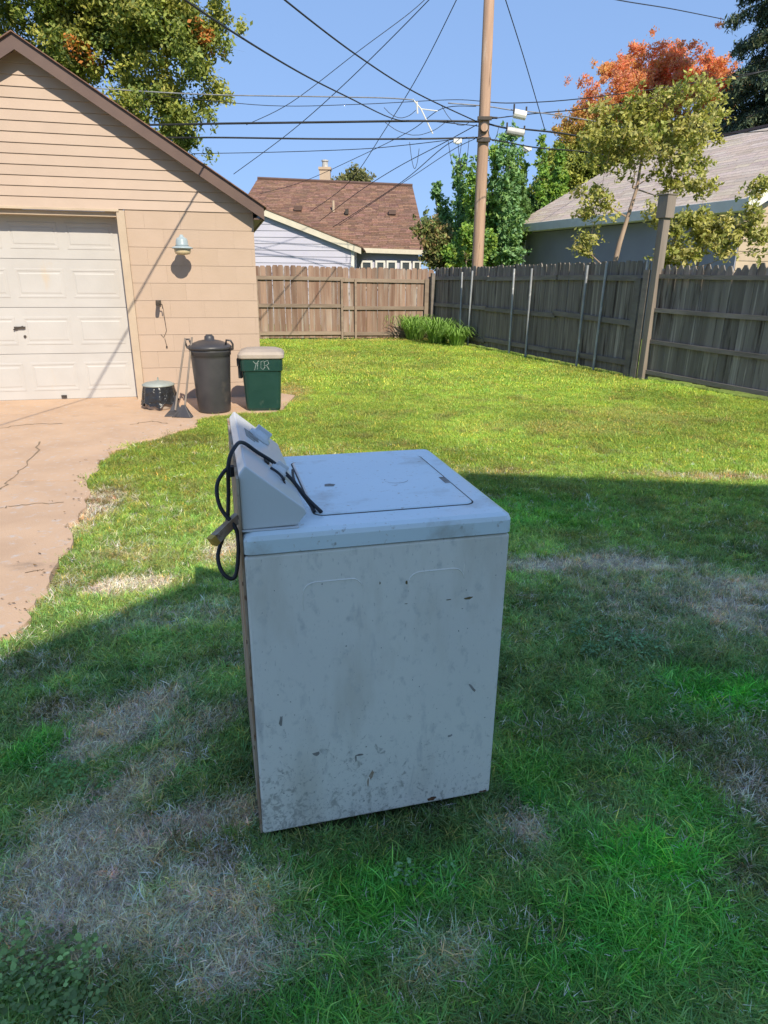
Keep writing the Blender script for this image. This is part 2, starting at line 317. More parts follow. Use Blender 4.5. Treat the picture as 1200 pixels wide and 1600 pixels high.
def scatter(name, label, cat, protos, P, rot, scl, var, colr):
    me = bpy.data.meshes.new(name); me.vertices.add(len(P)); me.vertices.foreach_set('co', P.astype(np.float32).ravel()); me.update()
    def at(n, ty, d, k): a = me.attributes.new(n, ty, 'POINT'); a.data.foreach_set(k, d.ravel())
    at('rotz', 'FLOAT_VECTOR', rot.astype(np.float32), 'vector'); at('scl', 'FLOAT', scl.astype(np.float32), 'value'); at('var', 'INT', var.astype(np.int32), 'value')
    at('tcol', 'FLOAT_COLOR', np.concatenate([colr, np.ones((len(colr),1))],1).astype(np.float32), 'color')
    me.materials.append(m_grass)
    o = link(name, me); tag(o, label, cat, kind='stuff')
    ng = bpy.data.node_groups.new(name, 'GeometryNodeTree'); ng.interface.new_socket('Geometry', in_out='INPUT', socket_type='NodeSocketGeometry'); ng.interface.new_socket('Geometry', in_out='OUTPUT', socket_type='NodeSocketGeometry')
    N = ng.nodes; gi = N.new('NodeGroupInput'); go = N.new('NodeGroupOutput'); ip = N.new('GeometryNodeInstanceOnPoints'); gj = N.new('GeometryNodeGeometryToInstance')
    for p in reversed(protos):
        oi = N.new('GeometryNodeObjectInfo'); oi.inputs['Object'].default_value = p; oi.inputs['As Instance'].default_value = False
        ng.links.new(oi.outputs['Geometry'], gj.inputs[0])
    def na(n, ty): x = N.new('GeometryNodeInputNamedAttribute'); x.data_type = ty; x.inputs[0].default_value = n; return x.outputs[0]
    ng.links.new(gi.outputs[0], ip.inputs['Points']); ng.links.new(gj.outputs[0], ip.inputs['Instance']); ip.inputs['Pick Instance'].default_value = True
    ng.links.new(na('var', 'INT'), ip.inputs['Instance Index']); ng.links.new(na('rotz', 'FLOAT_VECTOR'), ip.inputs['Rotation']); ng.links.new(na('scl', 'FLOAT'), ip.inputs['Scale'])
    ng.links.new(ip.outputs[0], go.inputs[0]); md = o.modifiers.new('scatter', 'NODES'); md.node_group = ng
    return o
WA = .253; WO = Vector((-.328, 1.417, 0)); WW, WD = .677, .695
def in_washer(x, y):
    c, s = math.cos(WA), math.sin(WA); u = (x-WO.x)*c+(y-WO.y)*s; v = -(x-WO.x)*s+(y-WO.y)*c
    return (u > -.01) & (u < WW+.01) & (v > -.005) & (v < WD+.01)
FA, FB, FC, FD = Vector((1.22,17.5,0)), Vector((3.98,10.62,0)), Vector((5.06,8.45,0)), Vector((6.1,6.3,0))
def fence_x(y): return np.interp(y, [6.3,8.45,10.62,17.5], [6.1,5.06,3.98,1.22])
def field(n, y0, y1, wide):
    y = RNG.uniform(y0, y1, n); hw = wide[0] + wide[1]*y; x = RNG.uniform(-1, 1, n)*hw
    k = (x > edge_x(y) + .10*(fbm(x, y, 7, 44)-.5)*2) & (x < fence_x(y)-.02) & ~in_washer(x, y) & (y < 17.35 + (x-1.22)*.19)
    return x[k], y[k]
parts_ = []
def rots(n, tilt=.15): return np.stack([RNG.normal(0, tilt, n), RNG.normal(0, tilt, n), RNG.uniform(0, 6.28, n)], 1)
near = [tuft('tuft_proto', 20, .032, .012, .040, .0032, s, .85, .8, 2) for s in range(5)]
nearl = [tuft('tuft_proto', 12, .022, .035, .070, .0032, s+40, .8, 1.0, 3) for s in range(3)]
dryp = [tuft('tuft_proto', 18, .035, .004, .014, .0020, s+20, 2.0, .2, 2, True) for s in range(4)]
midp = [tuft('tuft_proto', 40, .07, .014, .034, .0038, s+60, .8, .7, 2) for s in range(4)]
farp = [tuft('tuft_proto', 46, .13, .016, .038, .0065, s+80, .8, .7, 2) for s in range(4)]
def scat(name, label, x, y, protos, base_s, keep, seedc=1.0, tilt=.15, bright=1.0, colover=None):
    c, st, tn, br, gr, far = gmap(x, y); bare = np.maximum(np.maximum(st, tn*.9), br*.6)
    k = RNG.random(len(x)) < keep(bare, st, tn, br, gr, far, x, y)
    x, y, c, gr_ = x[k], y[k], c[k], gr[k]; n = len(x)
    z = gz(x, y)
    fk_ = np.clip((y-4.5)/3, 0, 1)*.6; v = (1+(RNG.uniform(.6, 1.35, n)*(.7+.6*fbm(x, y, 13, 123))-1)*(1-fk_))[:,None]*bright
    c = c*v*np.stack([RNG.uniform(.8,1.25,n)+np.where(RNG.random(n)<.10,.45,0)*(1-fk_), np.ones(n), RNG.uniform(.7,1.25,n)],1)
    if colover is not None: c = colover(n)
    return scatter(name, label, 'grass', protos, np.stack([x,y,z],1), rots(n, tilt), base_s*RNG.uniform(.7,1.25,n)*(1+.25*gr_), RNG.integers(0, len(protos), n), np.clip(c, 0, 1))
x, y = field(62000, .55, 5.4, (.35,.72))
scat('near_grass', 'short green lawn grass around the discarded washer, mostly in shade', x, y, near, 1., lambda b,st,tn,br,gr,far,x,y: np.clip(1.0-1.2*b, .03, 1)*np.clip(1.35-.1*y, .3, 1))
x, y = field(16000, .55, 4.2, (.35,.72))
scat('long_grass', 'longer bright green grass blades growing in clumps in the shaded lawn', x, y, nearl, .8, lambda b,st,tn,br,gr,far,x,y: np.clip(.10+gr*.9+np.clip((fbm(x,y,4,77)-.6)*2.5,0,.4)-b, .0, 1), tilt=.25)
x, y = field(95000, .55, 6.0, (.35,.72))
scat('straw', 'dead grey straw and dry clippings lying on the bare patches of lawn', x, y, dryp, 1.1, lambda b,st,tn,br,gr,far,x,y: np.clip(b*1.25+.10+.25*br, 0, 1),
     tilt=.3, colover=lambda n: np.array((.98,.88,.80))[None,:]*RNG.uniform(.5,1.35,n)[:,None]*np.stack([np.ones(n), RNG.uniform(.88,1.05,n), RNG.uniform(.7,1.08,n)],1))
x, y = field(60000, 4.6, 9.6, (.4,.60))
scat('middle_grass', 'sunlit yellow green lawn grass in the middle of the yard', x, y, midp, 1., lambda b,st,tn,br,gr,far,x,y: np.clip(1-.85*b, .05, 1))
x, y = field(42000, 9.2, 17.6, (.4,.60))
scat('far_grass', 'sunlit yellow green lawn grass towards the back fence', x, y, farp, 1., lambda b,st,tn,br,gr,far,x,y: np.clip(1-.8*b, .05, 1))
# clover and weeds
clp = [clover('clover_proto', 26, .06, s) for s in range(4)]
def clump(name, label, cx, cy, rx, ry, n, cl, s=1.):
    a = RNG.uniform(0, 2*PI, n); d = np.sqrt(RNG.random(n)); x = cx+rx*d*np.cos(a); y = cy+ry*d*np.sin(a); k = ~in_washer(x, y); x, y = x[k], y[k]; n = len(x)
    scatter(name, label, 'clover' if 'clover' in label else 'weeds', clp, np.stack([x,y,np.zeros(n)],1), rots(n,.15), s*RNG.uniform(.7,1.3,n), RNG.integers(0,4,n), np.array(cl)[None,:]*RNG.uniform(.6,1.3,n)[:,None])
clump('clover_patch', 'broad leaved green clover patch at the bottom left corner of the lawn', -.82, .96, .22, .17, 70, (.30,.46,.20), .8)
clump('weed_patch', 'bluish green low weeds in the shaded lawn right of the washer', 1.03, 2.5, .22, .20, 34, (.22,.42,.24), .62)
clump('weed_patch', 'small leafy weeds in front of the washer', .12, 1.28, .08, .05, 6, (.26,.42,.26), .6)
clump('weed_patch', 'leafy weeds among the dry straw left of the washer', -.95, 1.62, .12, .07, 12, (.18,.38,.14), .6)
clump('weed_patch', 'dark green weeds near the shadow edge right of the washer', 1.15, 2.1, .3, .15, 16, (.20,.38,.2), .55)

# ------------------------------------------------------------------ driveway (concrete slabs)
drive = bpy.data.objects.new('driveway', None); col.objects.link(drive); tag(drive, kind='structure')
def slab(y0, y1, x_left, jit=.03, jy=0):
    ys = np.arange(y0, y1+1e-6, .06); ys[-1] = y1
    xr = edge_x(ys) + .09*(fbm(ys, ys*0+3, 5, 12)-.5)*2 - .0
    mb = MB(); n = len(ys); vs = []
    for i in range(n):
        slope = (xr[i]-x_left)*jy
        vs += [(x_left, ys[i], .014), (xr[i], ys[i]+0, .014), (xr[i]+.015, ys[i], -.06)]
    fs = []
    for i in range(n-1):
        a = 3*i; fs += [(a, a+1, a+4, a+3), (a+1, a+2, a+5, a+4)]
    mb.add(vs, fs); mb.box(x_left, float(xr[0]), y0, y0+.004, -.06, .0139); mb.box(x_left, float(xr[-1]), y1-.004, y1, -.06, .0139)
    return obj('slab', mb, m_conc, drive)
slab(-1.2, 1.55, -5.5); slab(1.562, 4.72, -5.5); slab(4.732, 7.2, -5.5)
# apron running up to the garage and under the bins
mb = MB(); mb.prism([(-5.5,7.212),(-1.98,7.212),(-1.70,7.40),(-1.27,7.48),(-1.20,7.7),(-1.18,8.6),(-1.6,8.9),(-5.5,7.9)], -.06, .0135, 'z'); obj('slab', mb, m_conc, drive)
def crack(pts, w=.012):
    mb = MB(); r = random.Random(len(pts)); P = [Vector((*gnd(*p)[:2], .0165)) for p in pts]; Q = []
    for i in range(len(P)-1):
        for k in range(6): Q.append(P[i].lerp(P[i+1], k/6) + Vector((r.uniform(-.025,.025), r.uniform(-.02,.02), 0)))
    Q.append(P[-1]); vs = []
    for i, q in enumerate(Q):
        t = (Q[min(i+1,len(Q)-1)]-Q[max(i-1,0)]).normalized(); nn = Vector((-t.y, t.x, 0))*w*r.uniform(.3, 1)
        vs += [q-nn*.5, q+nn*.5]
    mb.add(vs, [(2*i, 2*i+1, 2*i+3, 2*i+2) for i in range(len(Q)-1)]); obj('crack', mb, m_crack, drive)
crack([(66,692),(48,722),(20,748),(0,768)], .018); crack([(0,798),(30,792),(100,788)], .014); crack([(0,672),(40,665),(98,664)], .02); crack([(45,898),(70,893)], .01); crack([(205,666),(235,660),(262,664)], .02)
# litter and leaves at the driveway edge
r = random.Random(3); mb = MB()
for i in range(110):
    yy = r.uniform(2.2, 7.0); xx = float(edge_x(yy)) + r.gauss(-.03, .09); s = r.uniform(.005, .014); a = r.uniform(0, 6); z = .02 + r.uniform(0, .008)
    v = r.uniform(.5, 1.2); mb.add([(xx+s*math.cos(a+q), yy+s*.5*math.sin(a+q)+s*.3*math.cos(a), z+r.uniform(0,.006)) for q in (0, 1.6, 3.1, 4.7)], [(0,1,2,3)], (.20*v,.12*v,.05*v))
tag(obj('leaf_litter', mb, m_leaf), 'brown crumbled leaves along the concrete driveway edge', 'leaves', kind='stuff')

# ------------------------------------------------------------------ garage
GA = rad(13.5); GO = Vector((-3.079, 8.169, 0))
gar = thing('garage', 'tan block garage with a white overhead door and brown trimmed gable', 'garage', GO, GA)
RK = .628; PKU, PKZ = -.77, 3.76          # outer roof slope and peak (fascia top)
UR = 1.53; UL = 2*PKU-UR
wall = obj('wall', (lambda m: (m.box(.02, UR-.008, .012, .2, 0, 2.17), m.box(UL+.008, -2.48, .012, .2, 0, 2.17), m.box(UR-.2, UR-.006, .2, 6.2, 0, 2.17), m.box(UL+.006, UL+.2, .2, 6.2, 0, 2.17), m.box(UL+.2, UR-.2, 6.0, 6.2, 0, 2.17), m)[-1])(MB()), m_block, gar)
bcache = {}
def block(x0, x1, z0, z1):
    w = round(x1-x0, 3)
    if w < .03: return
    if w not in bcache: mb = MB(); mb.box(0, w, 0, .014, 0, z1-z0); bcache[w] = mb.mesh('block', m_block)
    o = link('block', bcache[w], wall, (x0, 0, z0))
for k in range(11):
    z0 = k*.198 + .002; off = 0 if k % 2 else -.2; g_ = .0035
    x = .09 + off
    while x < UR:
        a, b = max(x, .09), min(x+.4, UR); block(a+.0006, b-.0006, z0, z0+.198-g_); x += .4
    x = UL + off
    while x < -2.57:
        a, b = max(x, UL), min(x+.4, -2.57); block(a+.0006, b-.0006, z0, z0+.198-g_); x += .4
# gable siding boards
def rakez(u): return PKZ - .06 - abs(u-PKU)*RK
gab = MB(); gab.prism([(UL, 2.18), (UR, 2.18), (UR, rakez(UR)-.03), (PKU, rakez(PKU)-.03), (UL, rakez(UL)-.03)], .02, .1); gab = obj('gable_wall', gab, m_siding, gar)
z = 2.178; ex = .1045
while z < 3.66:
    zt = z + ex
    def half(zz): return (PKZ-.06-zz)/RK
    hb = min(half(z), UR-PKU+.0); ht = max(min(half(zt), UR-PKU), .02)
    mb = MB(); mb.add([(PKU-hb,.0-.012,z),(PKU+hb,-.012,z),(PKU+hb,.012,z),(PKU-hb,.012,z),(PKU-ht,-.001,zt-.002),(PKU+ht,-.001,zt-.002),(PKU+ht,.012,zt-.002),(PKU-ht,.012,zt-.002)],
        [(3,2,1,0),(4,5,6,7),(0,1,5,4),(1,2,6,5),(2,3,7,6),(3,0,4,7)]); obj('siding_board', mb, m_siding, gab)
    z += ex
# roof deck, rake boards
OH = .18; ue = 1.65
def roofpoly(s, t0, t1): # s=side, returns quad in xz of slab between offsets below outer line
    return [(PKU, PKZ-t0), (PKU+s*(ue-PKU), PKZ-t0-(ue-PKU)*RK), (PKU+s*(ue-PKU), PKZ-t1-(ue-PKU)*RK), (PKU, PKZ-t1)]
mb = MB(); mb.prism(roofpoly(1, -.0, .03), -OH+.02, 6.4); mb.prism(roofpoly(-1, 0, .03)[::-1], -OH+.02, 6.4); roof = obj('roof', mb, m_fascia, gar)
for s in (1, -1):
    mb = MB(); mb.prism(roofpoly(s, .0, .145)[::s], -OH, -OH+.022); o = obj('rake_board', mb, m_fascia, gar)
    mb = MB(); mb.prism(roofpoly(s, .075, .09)[::s], -OH+.022, -.0); obj('soffit', mb, m_fascia, gar)
    mb = MB(); p = roofpoly(s, -.012, -.001)
    mb.prism([(p[0][0], p[0][1]), (p[1][0]+s*.03, p[1][1]-.03*RK), (p[2][0]+s*.03, p[2][1]-.03*RK), (p[3][0], p[3][1])][::s], -OH-.03, 6.42); sh = obj('shingle_layer', mb, m_shingle, roof)
mb = MB(); mb.prism([(ue-.02,2.09),(ue,2.09),(ue,2.2),(ue-.02,2.212)], -OH+.022, 6.38); obj('eave_board', mb, m_fascia, gar)
mb = MB(); mb.box(UR+.001, ue-.021, -OH+.03, 6.3, 2.10, 2.115); obj('soffit', mb, m_fascia, gar)
# casing and door
mb = MB(); mb.box(0, .088, -.02, .01, 0, 2.165); obj('door_casing', mb, m_trim, gar, bevel=.003)
mb = MB(); mb.box(-2.57, -2.482, -.02, .01, 0, 2.165); obj('door_casing', mb, m_trim, gar, bevel=.003)
mb = MB(); mb.box(-2.57, .03, -.03, .02, 2.150, 2.177); obj('drip_cap', mb, m_trim, gar, bevel=.003)
mb = MB(); mb.box(-2.48, .0, .021, .25, 2.10, 2.149); mb.box(0.002, .019, .021, .25, 0, 2.149); mb.box(-2.499, -2.482, .021, .25, 0, 2.149); obj('door_jamb', mb, m_trim, gar)
mb = MB(); mb.box(-2.48, 0, .252, .258, 0, 2.149); gd = obj('garage_door', mb, m_door, gar)
def section(z0, z1):
    mb = MB(); y0 = .22; x0, x1 = -2.476, -.006
    mb.box(x0, x1, y0, y0+.03, z0, z1)
    n = 4; mg = .05; pw = (x1-x0-mg)/n
    for k in range(n):
        a = x0+mg+k*pw; b = a+pw-.09; c, d = z0+.13, z1-.13
        # raised frame ring and raised field
        for (xa, xb, za, zb) in ((a,b,d,d+.022),(a,b,c-.022,c),(a-.0,a+.022,c,d),(b-.022,b,c,d)):
            mb.hexa([(xa,y0-.0045,za),(xb,y0-.0045,za),(xb,y0+.001,za-.004),(xa,y0+.001,za-.004),(xa,y0-.0045,zb),(xb,y0-.0045,zb),(xb,y0+.001,zb+.004),(xa,y0+.001,zb+.004)])
        mb.hexa([(a+.045,y0-.0035,c+.035),(b-.045,y0-.0035,c+.035),(b-.03,y0+.001,c+.02),(a+.03,y0+.001,c+.02),(a+.045,y0-.0035,d-.035),(b-.045,y0-.0035,d-.035),(b-.03,y0+.001,d-.02),(a+.03,y0+.001,d-.02)])
    return obj('door_section', mb, m_door, gd)
for (a, b) in ((.015,.562),(.567,1.10),(1.105,1.64),(1.645,2.14)): section(a, b)
mb = MB(); mb.box(-1.32,-1.20,.19,.221,.865,.885); mb.tube([(-1.33,.195,.85),(-1.22,.20,.888)], .008); obj('handle', mb, m_dark, gd)
mb = MB(); mb.tube([(-1.22,.222,.77),(-1.22,.205,.77)], .016, 10); obj('keyhole', mb, m_dark, gd)
mb = MB(); mb.box(-.92, -.86, .195, .222, .03, .06); obj('lift_handle', mb, m_dark, gd)
mb = MB(); mb.box(-2.476, -.006, .215, .245, .0, .0145); obj('bottom_seal', mb, m_dark, gd)

# wall lamp on the garage
lamp = thing('wall_lamp', 'pale grey dome lamp with cream glass on the tan garage wall', 'lamp', GO + Matrix.Rotation(GA,3,'Z') @ Vector((.70, -.001, 1.77)), GA)
mb = MB(); mb.lathe([(.0,.145),(.018,.143),(.024,.128),(.03,.118),(.056,.105),(.066,.08),(.069,.04),(.078,.022)], 0, -.235, 28); obj('lamp_cap', mb, m_lampm, lamp, True)
mb = MB(); mb.lathe([(.078,.022),(.095,.016),(.117,.006),(.118,-.004),(.10,-.008),(.0,-.008)], 0, -.235, 28); obj('shade_rim', mb, m_lampm, lamp, True)
mb = MB(); mb.lathe([(.092,-.009),(.09,-.04),(.08,-.062),(.05,-.07),(.0,-.072)], 0, -.235, 24); obj('lamp_glass', mb, m_lampglass, lamp, True)
mb = MB(); mb.tube([(0,-.165,.055),(0,-.08,.06),(0,0,.05)], .014, 8); obj('arm', mb, m_lampm, lamp); 
mb = MB(); mb.tube([(0,-.02,.05),(0,0,.05)], .045, 16); obj('mounting_plate', mb, m_lampm, lamp)
# rusty hook with hanging wire
hk = thing('wall_hook', 'small rusty hook with a dangling wire on the tan garage wall', 'hook', GO + Matrix.Rotation(GA,3,'Z') @ Vector((.36, -.001, 1.16)), GA)
mb = MB(); mb.box(-.03,.03,-.03,0,-.02,.035); obj('bracket', mb, m_dark, hk, bevel=.004)
mb = MB(); mb.tube([(0,-.03,.01),(0,-.12,0),(0,-.17,-.005)], [.022,.026,.022], 10); mb.tube([(.0,-.10,0),(.045,-.10,-.01),(.05,-.10,-.06)], .006, 6); obj('spout', mb, m_dark, hk)
mb = MB(); mb.tube([(.05,-.06,-.05),(.055,-.03,-.18),(.06,-.012,-.32),(.02,-.008,-.40),(-.01,-.006,-.36)], .0028, 5); mb.tube([(.03,-.008,-.41),(.045,-.008,-.50)], .0028, 5); mb.lathe([(.009,-.52),(.009,-.50)], .045,-.01,8); obj('wire', mb, m_dark, hk)

# ------------------------------------------------------------------ bins
b1 = thing('trash_can', 'tall black plastic trash can with domed lid and loop handles', 'trash can', (-1.955, 7.49, .0135), rad(-8))
mb = MB(); mb.lathe([(.0,.0),(.175,.0),(.182,.02),(.200,.35),(.214,.60),(.216,.63),(.224,.635),(.224,.665),(.228,.67),(.228,.70)], n=36); obj('body', mb, m_blackp, b1, True)
mb = MB(); mb.lathe([(.236,.695),(.238,.725),(.228,.735),(.20,.755),(.12,.785),(.055,.797),(.052,.83),(.04,.842),(.0,.845)], n=36); lid = obj('lid', mb, m_blackp, b1, True)
mb = MB(); mb.box(-.035,.035,-.012,.012,.83,.852); obj('lid_grip', mb, m_blackp, lid, bevel=.006)
for s in (-1, 1):
    mb = MB(); mb.tube([(s*.20,-.04,.745),(s*.215,-.05,.80),(s*.262,-.045,.795),(s*.275,-.02,.755),(s*.265,-.0,.70),(s*.22,.0,.69)], .011, 8); obj('handle', mb, m_blackp, b1, True)
b2 = thing('trash_bin', 'dark green plastic bin with faded tan lid and white scrawl', 'trash bin', (-1.425, 7.70, .0135), rad(8))
def rrect(hw, hd, r, n=5):
    P = []
    for cx, cy, a0 in ((hw-r,hd-r,0),(-hw+r,hd-r,PI/2),(-hw+r,-hd+r,PI),(hw-r,-hd+r,1.5*PI)):
        for k in range(n+1): a = a0+PI/2*k/n; P.append((cx+r*math.cos(a), cy+r*math.sin(a)))
    return P
def loft(mb, rings):
    n = len(rings[0][0]); vs = [(p[0], p[1], z) for ring, z in rings for p in ring]; m = len(rings)
    mb.add(vs, [(i*n+k, i*n+(k+1)%n, (i+1)*n+(k+1)%n, (i+1)*n+k) for i in range(m-1) for k in range(n)] + [tuple(range(n))[::-1], tuple(range((m-1)*n, m*n))])
mb = MB(); loft(mb, [(rrect(.185,.17,.05),0),(rrect(.195,.18,.05),.03),(rrect(.215,.195,.055),.40),(rrect(.222,.20,.055),.45),(rrect(.235,.212,.055),.455),(rrect(.24,.216,.055),.595)]); obj('body', mb, m_greenp, b2, False, .004)
mb = MB(); mb.add([(-.15,-.198,.42),(.15,-.198,.42),(.155,-.1935,.425),(-.155,-.1935,.425),(-.13,-.180,.08),(.13,-.180,.08),(.135,-.176,.075),(-.135,-.176,.075)], [(0,1,5,4),(0,3,2,1),(4,5,6,7),(0,4,7,3),(1,2,6,5)]); obj('moulded_panel', mb, m_greenp, b2)
mb = MB(); loft(mb, [(rrect(.25,.228,.06),.590),(rrect(.258,.235,.06),.60),(rrect(.258,.235,.06),.635),(rrect(.235,.215,.06),.665),(rrect(.17,.15,.06),.69),(rrect(.08,.07,.04),.70)]); obj('lid', mb, m_tanlid, b2, False, .004)
mb = MB(); mb.box(-.275,-.235,-.13,.10,.50,.59); mb.box(-.268,-.22,-.10,.08,.36,.50); obj('handle', mb, m_blackp, b2, bevel=.01)
# scrawl on the green bin: paint strokes
def stroke(mb, pts, w, y0):
    Q = [Vector((p[0], 0, p[1])) for p in pts]
    for i in range(len(Q)-1):
        a, b = Q[i], Q[i+1]; t = (b-a).normalized(); n_ = Vector((-t.z, 0, t.x))*w/2; a2, b2_ = a-t*w*.2, b+t*w*.2
        def yy(z): return y0 - (z-.455)*.03
        mb.add([(q.x, yy(q.z)-.0025-.0006*i, q.z) for q in (a2-n_, a2+n_, b2_+n_, b2_-n_)], [(0,1,2,3)])
mb = MB(); Y0 = -.2125
stroke(mb, [(-.085,.565),(-.055,.535),(-.025,.57)], .008, Y0); stroke(mb, [(-.055,.535),(-.075,.47)], .008, Y0); stroke(mb, [(-.035,.545),(-.045,.475)], .007, Y0)
stroke(mb, [(.03,.57),(.0,.56),(-.005,.49),(.02,.475),(.04,.50),(.035,.56),(.075,.575),(.085,.54),(.06,.52),(.03,.52)], .007, Y0); stroke(mb, [(.06,.52),(.085,.475)], .007, Y0)
obj('painted_scrawl', mb, m_chalk, b2)
b3 = thing('small_bin', 'small round bin draped in a black bag under a grey lid', 'bin', (-2.625, 7.64, .0135))
mb = MB(); mb.lathe([(.0,0),(.15,0),(.155,.02),(.165,.20)], n=28); obj('body', mb, m_tanlid, b3, True)
mb = MB(); n = 48; vs = []; R_ = random.Random(5); ph = [R_.uniform(0,6) for _ in range(4)]
prof = [(.168,.265),(.178,.23),(.188,.17),(.195,.10),(.205,.055)]
for i, (r_, z_) in enumerate(prof):
    for k in range(n):
        a = 2*PI*k/n; wv = (.010*math.sin(7*a+ph[0]) + .008*math.sin(13*a+ph[1]+i*.3) + .006*math.sin(23*a+ph[2]))*(i/4+.3)
        zz = z_ + (.02*math.sin(5*a+ph[3]) + .012*math.sin(11*a))*(1 if i == 4 else 0)
        vs.append(((r_+wv)*math.cos(a), (r_+wv)*math.sin(a), zz))
mb.add(vs, [(i*n+k, i*n+(k+1)%n, (i+1)*n+(k+1)%n, (i+1)*n+k) for i in range(4) for k in range(n)]); obj('bag', mb, m_bag, b3, True)
mb = MB(); mb.lathe([(.0,.262),(.178,.262),(.182,.275),(.15,.295),(.06,.312),(.0,.314)], n=36); lid = obj('lid', mb, m_greylid, b3, True)
mb = MB(); mb.tube([(0,-.01,.31),(0,-.01,.35),(0,.012,.352),(0,.012,.31)], .006, 6); obj('lid_grip', mb, m_greylid, lid)
# broom and scraper leaning by the black can
def tool(name, label, cat, foot, top, rr, head):
    t = thing(name, label, cat, foot); d = Vector(top)-Vector(foot)
    mb = MB(); mb.tube([(0,0,.05), tuple(d)], rr, 8); obj('handle', mb, m_post, t)
    mb = MB(); head(mb); obj('head' if 'broom' in name else 'blade', mb, m_blackp, t, bevel=.004); return t
def broom_head(mb):
    mb.add([(-.10,-.05,0),(.09,-.08,0),(.10,0,0),(-.08,.03,0),(-.02,-.02,.13),(.02,-.02,.13),(.02,.0,.13),(-.02,.0,.13)], [(3,2,1,0),(4,5,6,7),(0,1,5,4),(1,2,6,5),(2,3,7,6),(3,0,4,7)])
    for k in range(12): mb.tube([(-.015+.003*k,-.015,.10),(-.12+.02*k,-.06+.004*(k%3),.004)], .007, 4)
tool('broom', 'pale handled broom with black bristles leaning by the black can', 'broom', (-2.20,7.14,.016), (-2.12,7.40,.84), .011, broom_head)
def shovel_head(mb):
    mb.add([(-.09,-.12,0),(.09,-.10,0),(.08,.02,.03),(-.08,.02,.03),(-.085,-.115,.012),(.085,-.095,.012),(.07,.02,.045),(-.07,.02,.045)], [(3,2,1,0),(4,5,6,7),(0,1,5,4),(1,2,6,5),(2,3,7,6),(3,0,4,7)])
    mb.add([(-.07,.0,.03),(.07,.0,.03),(.02,.05,.14),(-.02,.05,.14)], [(0,1,2,3)]); mb.tube([(0,.02,.03),(0,.05,.2)], .014, 8)
tool('shovel', 'flat black shovel leaning against the garage wall beside the black can', 'shovel', (-2.33,7.24,.016), (-2.20,7.42,.83), .011, shovel_head)

# ------------------------------------------------------------------ washing machine
def enamel(name, base, base2, spots, rough=.35, rim=0):
    m = M(name, base, base2, 3.0, (1,1,1), rough, .04, 60, 0, spots=spots, coat=.25, lo=.3, hi=.7); return m
m_cab = enamel('dirty_white_enamel', (.92,.87,.77), (.86,.81,.73), [((.72,.66,.56), 4, .52, .74, (1.6,1.6,.5)), ((.62,.60,.55), 34, .57, .78, (1,1,.7)), ((.50,.48,.44), 90, .62, .74, (1.6,1.6,.5)), ((.66,.63,.58), 11, .60, .72, (1.4,1.4,.4)), ((.16,.14,.12), 52, .715, .75, (1,1,1)), ((.52,.42,.28), 5, .68, .85, (1,1,1))], .5)
def dirty_foot(m, colr, zlo, zhi):
    t = m.node_tree; b = t.nodes['Principled BSDF']; src = b.inputs['Base Color'].links[0].from_socket
    tc = t.nodes.new('ShaderNodeTexCoord'); sp = t.nodes.new('ShaderNodeSeparateXYZ'); lk(t, tc.outputs['Object'], sp.inputs[0])
    g1 = mrange(t, sp.outputs['Z'], zhi, zlo, -.12, .05); g2 = mrange(t, sp.outputs['X'], .65, .1, -.03, .03)
    for (sc, st, lo, hi, f) in ((38, (1,1,.8), .575, .66, .75), (95, (1,1,1), .60, .68, .8), (9, (1.5,1,.45), .58, .78, .15), (24, (1.6,1,.25), .62, .72, .35)):
        n = noise(t, coords(t, st), sc, 8, .68, .6); a = t.nodes.new('ShaderNodeMath'); a.operation = 'ADD'; lk(t, n, a.inputs[0]); lk(t, g1, a.inputs[1])
        a2 = t.nodes.new('ShaderNodeMath'); a2.operation = 'ADD'; lk(t, a.outputs[0], a2.inputs[0]); lk(t, g2, a2.inputs[1])
        src = mixc(t, mrange(t, a2.outputs[0], lo, hi, 0, f), src, colr)
    lk(t, src, b.inputs['Base Color'])
dirty_foot(m_cab, (.40,.37,.32), .05, .55)
m_deck = enamel('white_lid_enamel', (.78,.88,.90), (.72,.82,.84), [((.44,.41,.34), 6, .57, .80, (1,1,1)), ((.34,.31,.25), 30, .64, .76, (1,1,1)), ((.50,.46,.38), 70, .62, .74, (1,1,1))], .28)
m_cons = enamel('grey_white_console', (.74,.75,.74), (.68,.69,.68), [((.45,.42,.36), 9, .62, .8, (1,1,1)), ((.2,.18,.15), 40, .72, .78, (1,1,1))], .35)
m_rust = M('rusty_galvanised_back', (.46,.38,.28), (.28,.15,.07), 14, (1,1,.5), .8, .4, 60, 0, spots=[((.16,.07,.03), 22, .58, .68, (1,1,1))])
m_rustspot = M('rust_spot', (.17,.075,.03), (.09,.05,.03), 40, rough=.9, rand=0)
m_grime = M('grime_smear', (.22,.20,.17), (.36,.34,.31), 30, rough=.9, rand=0, bump=0)
wm = thing('washing_machine', 'old dirty white top loading washing machine standing on the lawn', 'washing machine', WO, WA)
H0 = .86; HT = .915
mb = MB(); mb.box(0, WW, .0, WD, .018, H0-.002); cab = obj('cabinet', mb, m_cab, wm, bevel=.007, seg=3)
